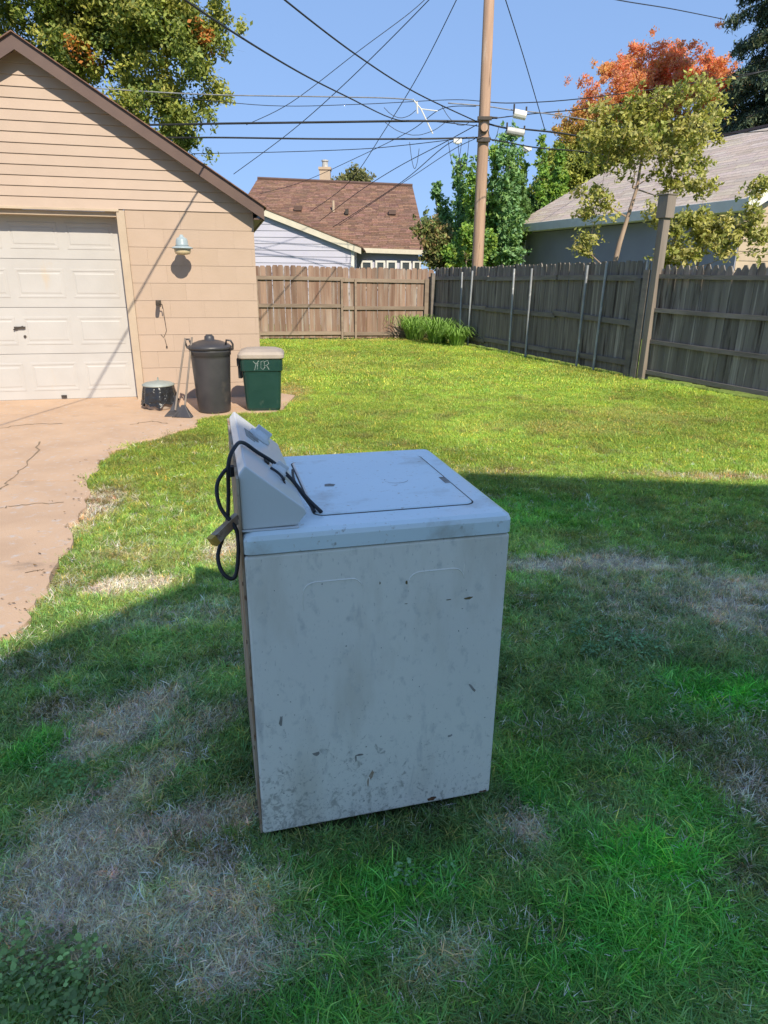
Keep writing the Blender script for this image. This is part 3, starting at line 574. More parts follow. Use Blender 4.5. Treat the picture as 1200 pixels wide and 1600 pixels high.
# darkened gap below the lid deck and the deck itself
mb = MB(); mb.box(.006, WW-.006, .006, WD-.006, H0-.002, H0+.003); obj('deck_seam', mb, m_dark, wm)
def deck():
    mb = MB(); x0, x1, y0, y1 = -.002, WW+.004, -.004, WD+.003
    ch = .016
    loft(mb, [(rrect2(x0,x1,y0,y1,.02), H0+.003), (rrect2(x0,x1,y0,y1,.02), HT-.018), (rrect2(x0+.004,x1-.004,y0+.004,y1-.004,.02), HT-.007), (rrect2(x0+ch,x1-ch,y0+ch,y1-ch,.018), HT)])
    return mb
def rrect2(x0, x1, y0, y1, r, n=5):
    hw, hd = (x1-x0)/2, (y1-y0)/2; cx, cy = (x0+x1)/2, (y0+y1)/2
    return [(p[0]+cx, p[1]+cy) for p in rrect(hw, hd, r, n)]
obj('top_deck', deck(), m_deck, wm, bevel=.0)
# lid sitting in its recess
L0, L1, LV0, LV1 = .185, .610, .090, .600
mb = MB(); loft(mb, [(rrect2(L0-.005,L1+.005,LV0-.005,LV1+.005,.028), HT+.0002), (rrect2(L0-.005,L1+.005,LV0-.005,LV1+.005,.028), HT+.0008)]); obj('lid_gap', mb, m_dark, wm)
mb = MB(); loft(mb, [(rrect2(L0-.001,L1+.001,LV0-.001,LV1+.001,.026), HT+.0009), (rrect2(L0-.0005,L1+.0005,LV0-.0005,LV1+.0005,.026), HT+.002), (rrect2(L0+.004,L1-.004,LV0+.004,LV1-.004,.024), HT+.004)]); lid = obj('lid', mb, m_deck, wm)
mb = MB(); mb.box(.592,.609,.27,.33,HT+.0035,HT+.0052); obj('finger_notch', mb, m_grime, lid, bevel=.0005)
# scuffs on top
mb = MB()
pts = [(.46+.035*math.cos(a), .33+.03*math.sin(a), HT+.0046) for a in np.linspace(2.6, 6.0, 12)]
for i in range(11):
    a, b = Vector(pts[i]), Vector(pts[i+1]); n_ = Vector((0,.0012,0)); mb.add([a-n_, b-n_, b+n_, a+n_], [(0,1,2,3)])
obj('scuff_ring', mb, m_grime, lid); mb = MB(); mb.prism([(.245,.315),(.27,.31),(.278,.328),(.262,.338),(.248,.335)], HT+.0042, HT+.0047, 'z'); obj('scuff', mb, m_grime, lid)
# folded console: side profile extruded along the back edge
prof = [(.0,.920),(.0,1.056),(.016,1.076),(.150,.962),(.153,.950),(.130,.922)]
def console(v0, v1, grow=0):
    mb = MB(); mb.prism([(p[0], p[1]) for p in prof], v0, v1, 'y'); return mb
# prism gives (x, y, z) with x=u, y=v, z=z
obj('console', console(.016, .672), m_cons, wm, bevel=.004, seg=3)
mb = MB(); mb.box(-.001,.134,.012,.676,HT+.0005,.9195); obj('console_base', mb, m_cons, wm, bevel=.002)
mb = MB(); mb.box(-.006,-.0005,.004,WD-.004,.02,1.05); obj('back_panel', mb, m_rust, wm)
mb = MB()
for v in (.02,.1,.2,.3,.4,.5,.6,.66):
    mb.lathe([(.004,0),(.004,.003)], 0, 0, 6)
    for i in range(12): pass
mb = MB()
for z_ in (.30,.45,.62,.78,.95): mb.box(-.008,-.0055,.01,.016,z_,z_+.008)
each('back_screw', mb, m_rustspot, wm)
# control face details on the slope
P0 = Vector((.016,0,1.076)); P1 = Vector((.150,0,.962)); SD = (P1-P0).normalized(); SN = Vector((-SD.z,0,SD.x)); SN = SN if SN.z > 0 else -SN
def onface(s, v, h): q = P0 + SD*s + SN*h; return Vector((q.x, v, q.z))
def facequad(mb, s0, s1, v0, v1, h0, h1):
    mb.hexa([onface(s0,v0,h0),onface(s1,v0,h0),onface(s1,v1,h0),onface(s0,v1,h0),onface(s0,v0,h1),onface(s1,v0,h1),onface(s1,v1,h1),onface(s0,v1,h1)])
def dial(s, v, r, h):
    mb = MB(); n = 24; c = onface(s, v, 0); A = SD; B = Vector((0,1,0)); vs = []
    for rr, hh in ((r,.001),(r*.97,h*.5),(r*.8,h*.55),(r*.55,h),(0.001,h)):
        for k in range(n): a = 2*PI*k/n; vs.append(c + A*rr*math.cos(a) + B*rr*math.sin(a) + SN*hh)
    mb.add(vs, [(i*n+k, i*n+(k+1)%n, (i+1)*n+(k+1)%n, (i+1)*n+k) for i in range(4) for k in range(n)])
    kn = obj('control_knob', mb, m_cons, wm, True)
    mb = MB(); mb.hexa([c+A*x_+B*y_+SN*z_ for z_ in (h*.5,h*1.5) for x_, y_ in ((-r*.7,-.006),(r*.7,-.006),(r*.7,.006),(-r*.7,.006))]); obj('knob_grip', mb, m_cons, kn, bevel=.002)
dial(.085, .52, .036, .022); dial(.120, .22, .024, .018)
mb = MB(); facequad(mb, .03,.06,.40,.50,.0003,.0012); facequad(mb, .045,.075,.43,.47,.0013,.0022); each('worn_print', mb, m_grime, wm)
mb = MB(); facequad(mb, .075,.088,.215,.25,.0005,.006); facequad(mb,.125,.131,.13,.20,.0005,.003); each('switch_slot', mb, m_dark, wm)
# embossed rectangles on the side
def ridge(mb, pts, w=.003, h=.0016):
    for i in range(len(pts)-1):
        a, b = Vector(pts[i]), Vector(pts[i+1]); t = (b-a).normalized(); n_ = Vector((-t.z,0,t.x))*w/2
        mb.add([(a-n_)+Vector((0,.0005,0)), (b-n_)+Vector((0,.0005,0)), b+Vector((0,-h,0)), a+Vector((0,-h,0)), (b+n_)+Vector((0,.0005,0)), (a+n_)+Vector((0,.0005,0))], [(0,1,2,3),(3,2,4,5)])
mb = MB()
for (x0, x1, zt, zb) in ((.135,.285,.775,.70),(.405,.555,.775,.735)):
    pts = [(x0,0,zb)] + [(x0+.03-.03*math.cos(a),0,zt-.03+.03*math.sin(a)) for a in np.linspace(0,PI/2,6)] + [(x1-.03+.03*math.sin(a),0,zt-.03+.03*math.cos(a)) for a in np.linspace(0,PI/2,6)] + [(x1,0,zb+.06)]
    mb = MB(); ridge(mb, pts, .0035, .0018); obj('embossed_outline', mb, m_cab, cab)
# chips, rust and scrapes on the side
def blotch(mb, cx, cz, w, h, n=9, seed=0, y=-.0006, rot=0):
    r = random.Random(seed); P = []
    for k in range(n):
        a = 2*PI*k/n; q = r.uniform(.55,1.15); x_, z_ = w*q*math.cos(a), h*q*math.sin(a); P.append((cx + x_*math.cos(rot)-z_*math.sin(rot), y, cz + x_*math.sin(rot)+z_*math.cos(rot)))
    mb.add(P, [tuple(range(n))])
mb = MB(); blotch(mb,.572,.684,.016,.004,seed=1); blotch(mb,.516,.686,.007,.002,seed=2); blotch(mb,.40,.688,.006,.0012,seed=3); blotch(mb,.556,.655,.003,.001,seed=4); blotch(mb,.40,.748,.003,.006,seed=5); blotch(mb,.33,.755,.002,.005,seed=9); each('paint_chip', mb, M('chipped_primer', (.20,.15,.06), (.10,.08,.04), 60, rough=.9, rand=0), cab)
mb = MB(); blotch(mb,.492,.034,.015,.009,11,seed=6); blotch(mb,.655,.026,.02,.004,11,seed=7); each('rust_spot', mb, m_rustspot, cab)
mb = MB(); blotch(mb,.31,.16,.007,.018,11,seed=8,rot=-.2); blotch(mb,.30,.135,.003,.02,9,seed=18); each('rust_streak', mb, M('faint_rust', (.36,.25,.16), (.45,.38,.30), 60, rough=.9, rand=0), cab)
mb = MB(); r = random.Random(11)
for i in range(110):
    t = r.random()
    if t < .6: cx, cz = r.gauss(.22,.10), abs(r.gauss(.16,.09))+.03
    else: cx, cz = r.uniform(.02,.65), r.uniform(.03,.84)
    if not (.012 < cx < .66 and .03 < cz < .84): continue
    s = r.uniform(.0006,.0018); blotch(mb, cx, cz, s*r.uniform(.5,1.6), s*r.uniform(.5,2.2), 6, seed=i, y=-.0004, rot=r.uniform(0,3))
blotch(mb,.275,.235,.014,.003,11,seed=80); blotch(mb,.265,.225,.003,.014,9,seed=81); blotch(mb,.60,.40,.004,.020,9,seed=82,rot=.6); blotch(mb,.065,.385,.005,.022,9,seed=83,rot=-.1); blotch(mb,.155,.262,.010,.009,9,seed=84); blotch(mb,.54,.25,.010,.004,9,seed=85,rot=.3)
tag(obj('dirt_speck', mb, m_grime, cab), kind='stuff')
# feet
for (fx, fy) in ((.04,.04),(WW-.04,.04),(.04,WD-.04),(WW-.04,WD-.04)):
    mb = MB(); mb.lathe([(.02,-.03),(.02,.006),(.008,.008),(.008,.02)], fx, fy, 12); obj('foot', mb, m_dark, wm)
# wooden stub with yellow end poking from the back
mb = MB(); mb.tube([(-.005,.10,.925),(-.062,.06,.888)], [.014,.016], 4); st = obj('stub', mb, m_rust, wm)
mb = MB(); mb.tube([(-.062,.06,.888),(-.072,.053,.8815)], [.0165,.0165], 4); obj('yellow_cap', mb, M('yellow_plastic', (.65,.42,.06), (.5,.3,.05), 20, rough=.6, rand=0), st)
# power cord: draped over the console into the lid gap, looping down the back
def bez(pts, n=8):
    P = [Vector(p) for p in pts]; Q = []
    for i in range(len(P)-1):
        p0, p1, p2, p3 = P[max(i-1,0)], P[i], P[i+1], P[min(i+2,len(P)-1)]
        for k in range(n):
            t = k/n; Q.append(.5*((2*p1)+(-p0+p2)*t+(2*p0-5*p1+4*p2-p3)*t*t+(-p0+3*p1-3*p2+p3)*t**3))
    return Q + [P[-1]]
f1 = onface
mb = MB(); mb.tube(bez([(.200,.095,HT+.007),(.170,.155,HT+.03),tuple(f1(.155,.20,.008)),tuple(f1(.10,.235,.010)),tuple(f1(.05,.235,.007)),tuple(f1(.0,.215,.008)),(.0,.17,1.082),(-.018,.145,1.05),(-.024,.14,.97),(-.034,.11,.90),(-.060,.07,.84),(-.05,.045,.80),(-.025,.04,.79),(-.012,.06,.84),(-.012,.075,.90),(-.045,.10,.95),(-.05,.12,1.0),(-.03,.14,1.03),(-.014,.15,1.035)], 6), .0050, 8); obj('power_cord', mb, m_rope, wm, True)
mb = MB(); mb.tube(bez([(.185,.105,HT+.006),(.172,.16,HT+.02),(.165,.25,HT+.018),(.168,.40,HT+.006),(.176,.50,HT+.005)], 6), .0040, 6); obj('loose_wire', mb, m_rope, wm, True); mb = MB(); mb.tube(bez([tuple(f1(.125,.14,.006)),tuple(f1(.11,.17,.006)),tuple(f1(.09,.185,.003))],6), .0035, 6); obj('loose_wire', mb, m_rope, wm, True)
mb = MB(); mb.tube([(-.014,.15,1.015),(-.014,.15,1.04)], .012, 8); obj('cord_clip', mb, m_rope, wm)

# ------------------------------------------------------------------ fences
def piece_mesh(name, w, h, d, mt, top='dog', seed=0):
    mb = MB(); c = w*.18
    if top == 'dog': poly = [(0,0),(w,0),(w,h-c),(w-c,h),(c,h),(0,h-c)]
    elif top == 'point': poly = [(0,0),(w,0),(w,h-c*2.4),(w*.5+.02,h),(w*.5-.02,h),(0,h-c*2.4)]
    else: poly = [(0,0),(w,0),(w,h),(0,h)]
    mb.prism(poly, 0, d); return mb.mesh(name, mt)
def fence_run(root, A, B, hA, hB, pm, rm, top, pw, rails, rail_side=-1, z0=.03, bow=0, gap=.003, jitter=.012, seed=1, rail_h=.085):
    # local coordinates of root (root at world A, rotated so x runs A->B)
    L = (B-A).length; n = int(L/(pw+gap)); r = random.Random(seed); cache = []
    step = L/n
    for v in range(6): cache.append(piece_mesh('picket', step-gap-r.uniform(0,.002), 1.0, .018, pm, top))
    for i in range(n):
        t = i/n; h = hA+(hB-hA)*t - bow*math.sin(PI*t) + r.uniform(-1,1)*jitter
        o = link('picket', cache[i % 6], root, (i*step, r.uniform(-.003,.003) if rail_side < 0 else 0, z0 + r.uniform(-.01,.01)))
        o.scale = (1, 1, h - z0); o.rotation_euler = (r.uniform(-.006,.006), r.uniform(-.006,.006), 0)
    for (za, zb, x0, x1) in rails:
        mb = MB(); N = 10; vs = []
        y0, y1 = (-.042, -.004) if rail_side < 0 else (.022, .06)
        for k in range(N+1):
            t = k/N; x = (x0+(x1-x0)*t)*L; z = za+(zb-za)*t - (bow*.8*math.sin(PI*t) if za > .3 else bow*.3*math.sin(PI*t))
            vs += [(x,y0,z),(x,y1,z),(x,y1,z+rail_h),(x,y0,z+rail_h)]
        fs = [(4*k+j, 4*k+(j+1)%4, 4*k+4+(j+1)%4, 4*k+4+j) for k in range(N) for j in range(4)] + [(3,2,1,0),(4*N,4*N+1,4*N+2,4*N+3)]
        mb.add(vs, fs); obj('rail', mb, rm, root)
BL, BR = Vector((-3.6, 16.65, 0)), Vector((1.20, 17.56, 0)); d = BR-BL; ang = math.atan2(d.y, d.x)
bf = thing('picket_fence', 'brown weathered board fence across the back of the yard', 'fence', BL, ang)
# this fence shows its rails towards the yard
Lb = d.length
fence_run(bf, BL, BR, 1.72, 1.68, m_picket, m_rail, 'dog', .14, [(1.40,1.38,.0,.535),(1.36,1.34,.52,1.0),(.76,.75,0,.53),(.70,.70,.52,1.0),(.10,.10,0,.53),(.08,.08,.52,1)], -1, .02, seed=2)
for (t, w, h, y) in ((.095,.045,1.42,-.06),(.100,.0,0,0),(.515,.05,1.42,-.075),(.585,.05,1.42,-.075),(.95,.10,1.45,-.08)):
    if w: mb = MB(); mb.box(t*Lb, t*Lb+w, y, -.043, -.02, h); obj('post', mb, m_rail, bf)
d = FB-FA; ang2 = math.atan2(d.y, d.x); L2 = d.length
# yard is on the right-hand side of A->B (local -y)
rf = thing('picket_fence', 'long dark grey weathered fence with steel stakes on the right', 'fence', FA, ang2)
fence_run(rf, FA, FB, 1.70, 1.76, m_picketg, m_railg, 'dog', .135, [(1.42,1.44,0,.36),(1.42,1.46,.355,.7),(1.46,1.46,.69,1.),(.80,.82,0,.36),(.80,.80,.355,.7),(.84,.78,.69,1.),(.17,.12,.05,.36),(.16,.16,.355,.7),(.16,.18,.69,1.)], -1, .04, bow=.0, seed=4, jitter=.016)
for t in (.985,):
    mb = MB(); mb.box(t*L2-.05, t*L2+.06, -.09, -.043, -.02, 1.50); obj('post', mb, m_railg, rf)
mb = MB(); mb.box(.02,.10,-.13,-.044,-.02,1.58); obj('post', mb, m_railg, rf)
for (px, pz) in ((738,1.63),(725,1.60),(803,1.66),(829,1.66),(908,1.70),(935,1.74),(1000,1.76)):
    # where the pixel column meets the fence line
    best = min(np.linspace(0,1,400), key=lambda t: abs((lambda q: (600 + F*q[0]/-q[2]))(RM.transposed() @ (FA.lerp(FB,t) - EYE)) - (px-3)))
    x0 = best*L2; r = random.Random(px); ln = r.uniform(-.05,.05)
    mb = MB(); mb.tube([(x0, -.075, -.05), (x0+ln*.5, -.072, .9), (x0+ln, -.066, pz)], .021, 8); obj('steel_stake', mb, m_steel, rf)
d = FC-FB; ang3 = math.atan2(d.y, d.x); L3 = d.length
FB2 = FB + d.normalized()*.16; 
nf = thing('picket_fence', 'bowed grey picket fence panel with pale pointed tips nearest on the right', 'fence', FB2, ang3)
fence_run(nf, FB2, FD, 1.68, 1.78, m_picketg, m_railg, 'point', .115, [(1.50,1.56,0,1.),(1.02,1.06,0,1.),(.56,.56,0,1.),(.10,.06,0,1.)], -1, .06, bow=.05, gap=.001, seed=6, rail_h=.06, jitter=.02)
# tall timber post with boxed head between the two fence runs
pp = thing('timber_post', 'tall brown timber post with a boxed head rising above the right fence', 'post', (4.03, 10.50, 0), ang3)
mb = MB(); mb.box(.01,.115,-.09,.04,-.02,2.32); obj('shaft', mb, m_post, pp, bevel=.006)
mb = MB(); mb.box(-.03,.15,-.11,.06,2.321,2.62); obj('head', mb, m_post, pp, bevel=.006)
mb = MB(); mb.box(-.04,.16,-.12,.07,2.621,2.64); obj('cap', mb, m_post, pp, bevel=.004)
mb = MB(); mb.box(-.13,-.025,-.095,-.06,-.02,1.62); obj('side_board', mb, m_railg, pp)

# ------------------------------------------------------------------ shingle roofs, houses
def shingle_roof(parent, A, U, Dn, Lu, Ld, mt, tab=.32, expo=.14, seed=0, name='shingles', var=.3, tint=(1,1,1), cut=None):
    # A eave-left corner, U unit along eave, Dn unit up the slope
    U = Vector(U).normalized(); Dn = Vector(Dn).normalized(); Nn = U.cross(Dn); r = random.Random(seed); mb = MB()
    nr = int(Ld/expo)
    for j in range(nr):
        x = -tab*r.random()
        while x < Lu:
            w = tab*r.uniform(.6,1.3); a, b = max(x,0), min(x+w-.006, Lu)
            x += w
            if b-a < .02: continue
            s0 = j*expo - .01; s1 = s0+expo+.02; t = .012 + r.uniform(0,.006)
            v = 1 + r.uniform(-var, var); c = (tint[0]*v, tint[1]*v*r.uniform(.95,1.03), tint[2]*v*r.uniform(.92,1.04))
            p = lambda u, s, h: A + U*u + Dn*s + Nn*h
            mb.add([p(a,s0,0),p(b,s0,0),p(b,s0,t),p(a,s0,t),p(b,s1,.002),p(a,s1,.002)], [(0,1,2,3),(3,2,4,5)], c)
    return tag(obj(name, mb, mt, parent), kind='stuff')
# brown roofed neighbour behind the back fence
h1 = thing('house', 'lavender sided house with a brown shingle roof behind the back fence', 'house', (0,26,0))
W = lambda p: Vector((p[0], p[1]-26, p[2]))
EL_, ER_ = Vector((-6.5,0,2.52)), Vector((1.50,0,2.42)); RL_, RR_ = Vector((-5.54,4.5,5.30)), Vector((1.06,4.5,5.06))
EL_ = Vector((-6.2,0,2.60)); RLx = Vector((-5.42,4.5,5.27))
mb = MB()
mb.add([(-5.9,.3,0),(1.2,.3,0),(1.2,.3,2.44),(-5.9,.3,2.54),(-5.9,9,0),(1.2,9,0),(1.2,9,2.44),(-5.9,9,2.54)], [(0,1,2,3),(5,4,7,6),(1,5,6,2),(4,0,3,7),(3,2,6,7)])
mb.add([(1.1,.3,2.4),(1.1,9,2.4),(1.0,4.5,4.98)], [(0,1,2)]); mb.add([(-5.7,.3,2.5),(-5.7,9,2.5),(-5.5,4.5,5.2)], [(2,1,0)])
hw = obj('wall', mb, m_lav, h1)
mb = MB()
for (P, Q, R_, S) in ((EL_, ER_, RR_, RLx), (RLx, RR_, Vector((1.36,9.2,2.42)), Vector((-6.2,9.2,2.6)))):
    n_ = (Q-P).cross(S-P).normalized()*.12; mb.hexa([P-n_, Q-n_, R_-n_, S-n_, P, Q, R_, S])
hr = obj('roof', mb, m_fascia, h1)
U_ = (ER_-EL_).normalized(); Dn_ = ((RR_-ER_)).normalized(); Dl_ = (RLx-EL_)
# shingle rows interpolated between eave and ridge (slightly tapering roof)
r = random.Random(5); mb = MB(); nr = 40
for j in range(nr):
    t0, t1 = j/nr, (j+1)/nr + .004; a0, b0 = EL_.lerp(RLx,t0), ER_.lerp(RR_,t0); a1, b1 = EL_.lerp(RLx,t1), ER_.lerp(RR_,t1); n_ = (ER_-EL_).cross(RLx-EL_).normalized()
    x = 0; nn_ = 26
    cuts = sorted([0]+[min(max((k+r.uniform(-.3,.3))/nn_,0),1) for k in range(1,nn_)]+[1])
    for k in range(nn_):
        u0, u1 = cuts[k], cuts[k+1]-.0008; v = r.choice([1.1,1.1,.95,1.25,1.4,.85,1.15]); c = (v, v*r.uniform(.93,1.06), v*r.uniform(.9,1.1)); h = n_*.016
        mb.add([a0.lerp(b0,u0), a0.lerp(b0,u1), a0.lerp(b0,u1)+h, a0.lerp(b0,u0)+h, a1.lerp(b1,u1)+n_*.003, a1.lerp(b1,u0)+n_*.003], [(0,1,2,3),(3,2,4,5)], c)
tag(obj('shingles', mb, m_shingle, hr), kind='stuff')
mb = MB(); mb.tube([tuple(RLx+Vector((0,0,.03))), tuple(RR_+Vector((0,0,.03)))], .07, 6); obj('ridge_cap', mb, m_fascia, hr)
n_ = (RR_-ER_).cross(Vector((1,0,0)))
mb = MB(); mb.add([EL_+Vector((0,-.03,-.16)), ER_+Vector((.05,-.03,-.16)), ER_+Vector((.05,-.03,.0)), EL_+Vector((0,-.03,0)), EL_+Vector((0,.02,-.16)), ER_+Vector((.05,.02,-.16)), ER_+Vector((.05,.02,.0)), EL_+Vector((0,.02,0))], [(0,1,2,3),(7,6,5,4),(0,4,5,1),(3,2,6,7),(1,5,6,2),(0,3,7,4)]); obj('gutter', mb, m_cream, h1)
# window band below the eave
for (xa, xb) in ((564,582),(583.5,586),(586.5,602),(604,620),(626,642),(645,658)):
    a = aty(xa, 407, 26.28); b = aty(xb, 420, 26.28)
    if xb-xa < 5: continue
    x0, x1 = a.x, b.x; z1 = a.z; z0 = z1-1.0
    mb = MB()
    for (p, q, s, u) in ((x0,x1,z1-.07,z1),(x0,x1,z0,z0+.07),(x0,x0+.07,z0+.071,z1-.071),(x1-.07,x1,z0+.071,z1-.071)): mb.box(p,q,.22,.30,s,u)
    w_ = obj('window', mb, m_white, h1); mb = MB(); mb.box(x0+.071,x1-.071,.25,.262,z0+.071,z1-.071); obj('pane', mb, m_glass, w_)
mb = MB(); a = aty(556,405,26.2); mb.box(-1.15, 1.2, .235, .298, 1.2, 2.02); 
# chimney and roof vents
def onroof1(px, py):
    n_ = (ER_-EL_).cross(RLx-EL_); P = EL_+Vector((0,26,0)); dd = ray(px,py); t = (P-EYE).dot(n_)/dd.dot(n_); return EYE+dd*t - Vector((0,26,0))
ch = aty(508, 283, 30.6) - Vector((0,26,0))
mb = MB(); mb.box(ch.x-.22, ch.x+.22, 4.5, 4.95, 4.6, 5.66); mb.box(ch.x-.26, ch.x+.26, 4.46, 4.99, 5.66, 5.76); cc = obj('chimney', mb, m_trim, hr)
mb = MB(); mb.lathe([(.13,5.76),(.12,5.98),(.15,5.99),(.15,6.04),(.06,6.06)], ch.x, 4.72, 12); obj('flue', mb, m_hw, cc) if False else obj('flue', mb, m_hw, h1)
for (px, py, w, h) in ((466,328,.30,.13),(613,334,.28,.13),(542,334,.12,.16)):
    p = onroof1(px, py); mb = MB(); mb.box(p.x-w/2, p.x+w/2, p.y-.16, p.y+.16, p.z-.03, p.z+h); obj('roof_vent', mb, m_fascia if w > .2 else m_dark, hr)
p = onroof1(521, 330); mb = MB(); mb.lathe([(.05,p.z-.05),(.05,p.z+.38)], p.x, p.y, 10); obj('vent_pipe', mb, m_trim, hr)
# front wing with lavender gable
wg = 22-26.
a = aty(563,388,22.); b = aty(410,328,22.); sl_ = (b.z-a.z)/(b.x-a.x)
xr_, xl_ = a.x, -8.4; pk = (xr_+xl_)/2; zr = a.z; zp = zr + sl_*(pk-xr_)
cw = aty(552,400,22.).x
mb = MB(); mb.prism([(xl_+.3,0),(cw,0),(cw,zr-.05+ (cw-xr_)*sl_*.0),(cw, zr+sl_*(cw-xr_)-.05),(pk,zp-.06),(xl_+.3,zr-.0)], wg+.02, wg+2.6); ww_ = obj('wing_wall', mb, m_lav, h1)
z = .02; ex = .185
while z < zp-.1:
    zt = z+ex; xe = min(cw, xr_+(zt-zr)/sl_ - .0) if zt > zr-.05 else cw; xe0 = min(cw, xr_+(z+.06-zr)/sl_) if z > zr-.1 else cw
    xl0 = 2*pk-xe0 if z > zr else xl_+.3
    mb = MB(); mb.add([(xl0,wg-.018,z),(xe0,wg-.018,z),(xe0,wg+.015,z),(xl0,wg+.015,z),(xl0,wg-.0,zt-.004),(xe,wg-.0,zt-.004),(xe,wg+.015,zt-.004),(xl0,wg+.015,zt-.004)], [(3,2,1,0),(4,5,6,7),(0,1,5,4),(1,2,6,5),(2,3,7,6),(3,0,4,7)]); obj('siding_board', mb, m_lav, ww_); z += ex
mb = MB(); mb.box(cw-.07, cw+.03, wg-.04, wg+.05, 0, zr-.02); obj('corner_board', mb, m_white, h1)
for s in (1, -1):
    def X(u): return pk + s*(u-pk)
    mb = MB(); mb.prism([(X(pk),zp+.04),(X(xr_+.03),zr+.02),(X(xr_+.03),zr-.17),(X(pk),zp-.15)][::s], wg-.16, wg-.13); obj('rake_board', mb, m_cream, h1)
    mb = MB(); mb.prism([(X(pk),zp+.045),(X(xr_+.06),zr+.01),(X(xr_+.06),zr+.05),(X(pk),zp+.085)][::-s], wg-.18, wg+4.4); obj('wing_roof', mb, m_shingle, h1)

# right neighbour garage-like house with pale roof
C0 = Vector((4.139,23.527,3.1)); dd_ = Vector((.39,-.921,0)).normalized(); nn2 = Vector((.921,.39,0)).normalized(); LEN = (Vector((7.63,15.293,3.1))-C0).length
h2 = thing('house', 'grey blue house with a pale tan shingle roof behind the right fence', 'house', (C0.x, C0.y, 0), math.atan2(dd_.y, dd_.x))
# local: x along eave towards the camera, y = to the far side (local +y = left-normal of dd = nn2)
RW, RH = 4.54, 2.34
mb = MB(); mb.prism([(.32,0),(.32,2.86),(RW,5.0),(2*RW-.32,2.86),(2*RW-.32,0)], .35, LEN-.35, 'x'); hw2 = obj('wall', mb, m_greyhouse, h2)
E0 = Vector((0,0,3.1)); 
mb = MB(); p = [(0,3.1),(RW,3.1+RH),(2*RW,3.1),(2*RW,3.0),(RW,3.0+RH),(0,3.0)]
mb.prism(p, 0, LEN, 'x'); hr2 = obj('roof', mb, m_white, h2)
UpD = Vector((0,RW,RH)).normalized(); sl2 = math.hypot(RW,RH)
shingle_roof(hr2, Vector((LEN+.04,0-.04,3.1)), (-1,0,0), (0,RW,RH), LEN+.08, sl2, m_shingle_grey, .6, .19, 3, var=.13)
o_ = hr2.children[0]
# flip orientation guard: build far slope plainly
mb = MB(); mb.add([(0,RW,3.11+RH),(LEN,RW,3.11+RH),(LEN,2*RW,3.11),(0,2*RW,3.11)], [(3,2,1,0)]); obj('far_slope', mb, m_shingle_grey, hr2)
mb = MB(); mb.box(-.02, LEN+.02, RW-.1, RW+.1, 3.1+RH-.02, 3.145+RH); obj('ridge_cap', mb, m_fascia, hr2)
mb = MB(); mb.box(-.02, LEN+.0, -.05, .0, 2.88, 3.12); obj('fascia', mb, m_white, h2, bevel=.01)
mb = MB(); mb.box(0, LEN,   .001, .319, 2.88, 2.90); obj('soffit', mb, m_white, h2)
mb = MB(); mb.box(.27,.36,  .26,.33,0,2.88); obj('corner_board', mb, m_white, h2)
for xx in (LEN,):
    mb = MB(); mb.prism([(-.06,3.13),(RW,3.17+RH),(2*RW+.06,3.13),(2*RW+.06,2.80),(RW,2.86+RH),(-.06,2.80)], xx+.001, xx+.06, 'x'); obj('rake_board', mb, m_white, h2)
z = .1
while z < 5.0:   # siding on the sunlit gable end
    e = min(RW-.35, (5.1-z-.2)*RW/RH) if z > 2.6 else RW-.35
    if e > .15: mb = MB(); mb.hexa([(LEN-.352,RW-e,z),(LEN-.33,RW-e,z),(LEN-.33,RW+e,z),(LEN-.352,RW+e,z),(LEN-.352,RW-e,z+.196),(LEN-.345,RW-e,z+.196),(LEN-.345,RW+e,z+.196),(LEN-.352,RW+e,z+.196)]); obj('siding_board', mb, m_trim, hw2)
    z += .2
# unseen house behind the camera, its outline shaped to cast the big shadow
h3 = thing('house', 'unseen cream house behind the viewpoint, shaped to shade the near lawn', 'house', (0,0,0))
yw = -4.5; px_, pz_ = 4.92, 8.82  # set far back and tall so more sky light reaches the shade
L_ = (-.36-.0, 2.6+.2); sr = (8.57-8.82)/(7.11-4.92)
le = (px_-4.1, pz_-4.1*.737)
mb = MB(); mb.prism([(le[0]+.3,0),(7.9,0),(7.9,pz_+sr*(7.9-px_)-.25),(px_,pz_-.22),(le[0]+.3,le[1]-.0)], yw-9, yw-.3); obj('wall', mb, m_housebounce, h3)  # wall of the unseen house
mb = MB(); mb.prism([le,(px_,pz_),(8.1,pz_+sr*(8.1-px_)),(8.1,pz_+sr*(8.1-px_)-.18),(px_,pz_-.2),(le[0],le[1]-.18)], yw-9.3, yw); obj('roof', mb, m_fascia, h3)  # roof of the unseen house, outline shaped for the shadow
mb = MB(); mb.box(2.9,3.8,yw-.30,yw-.26,.15,2.2); obj('unseen_house_door', mb, m_white, h3)

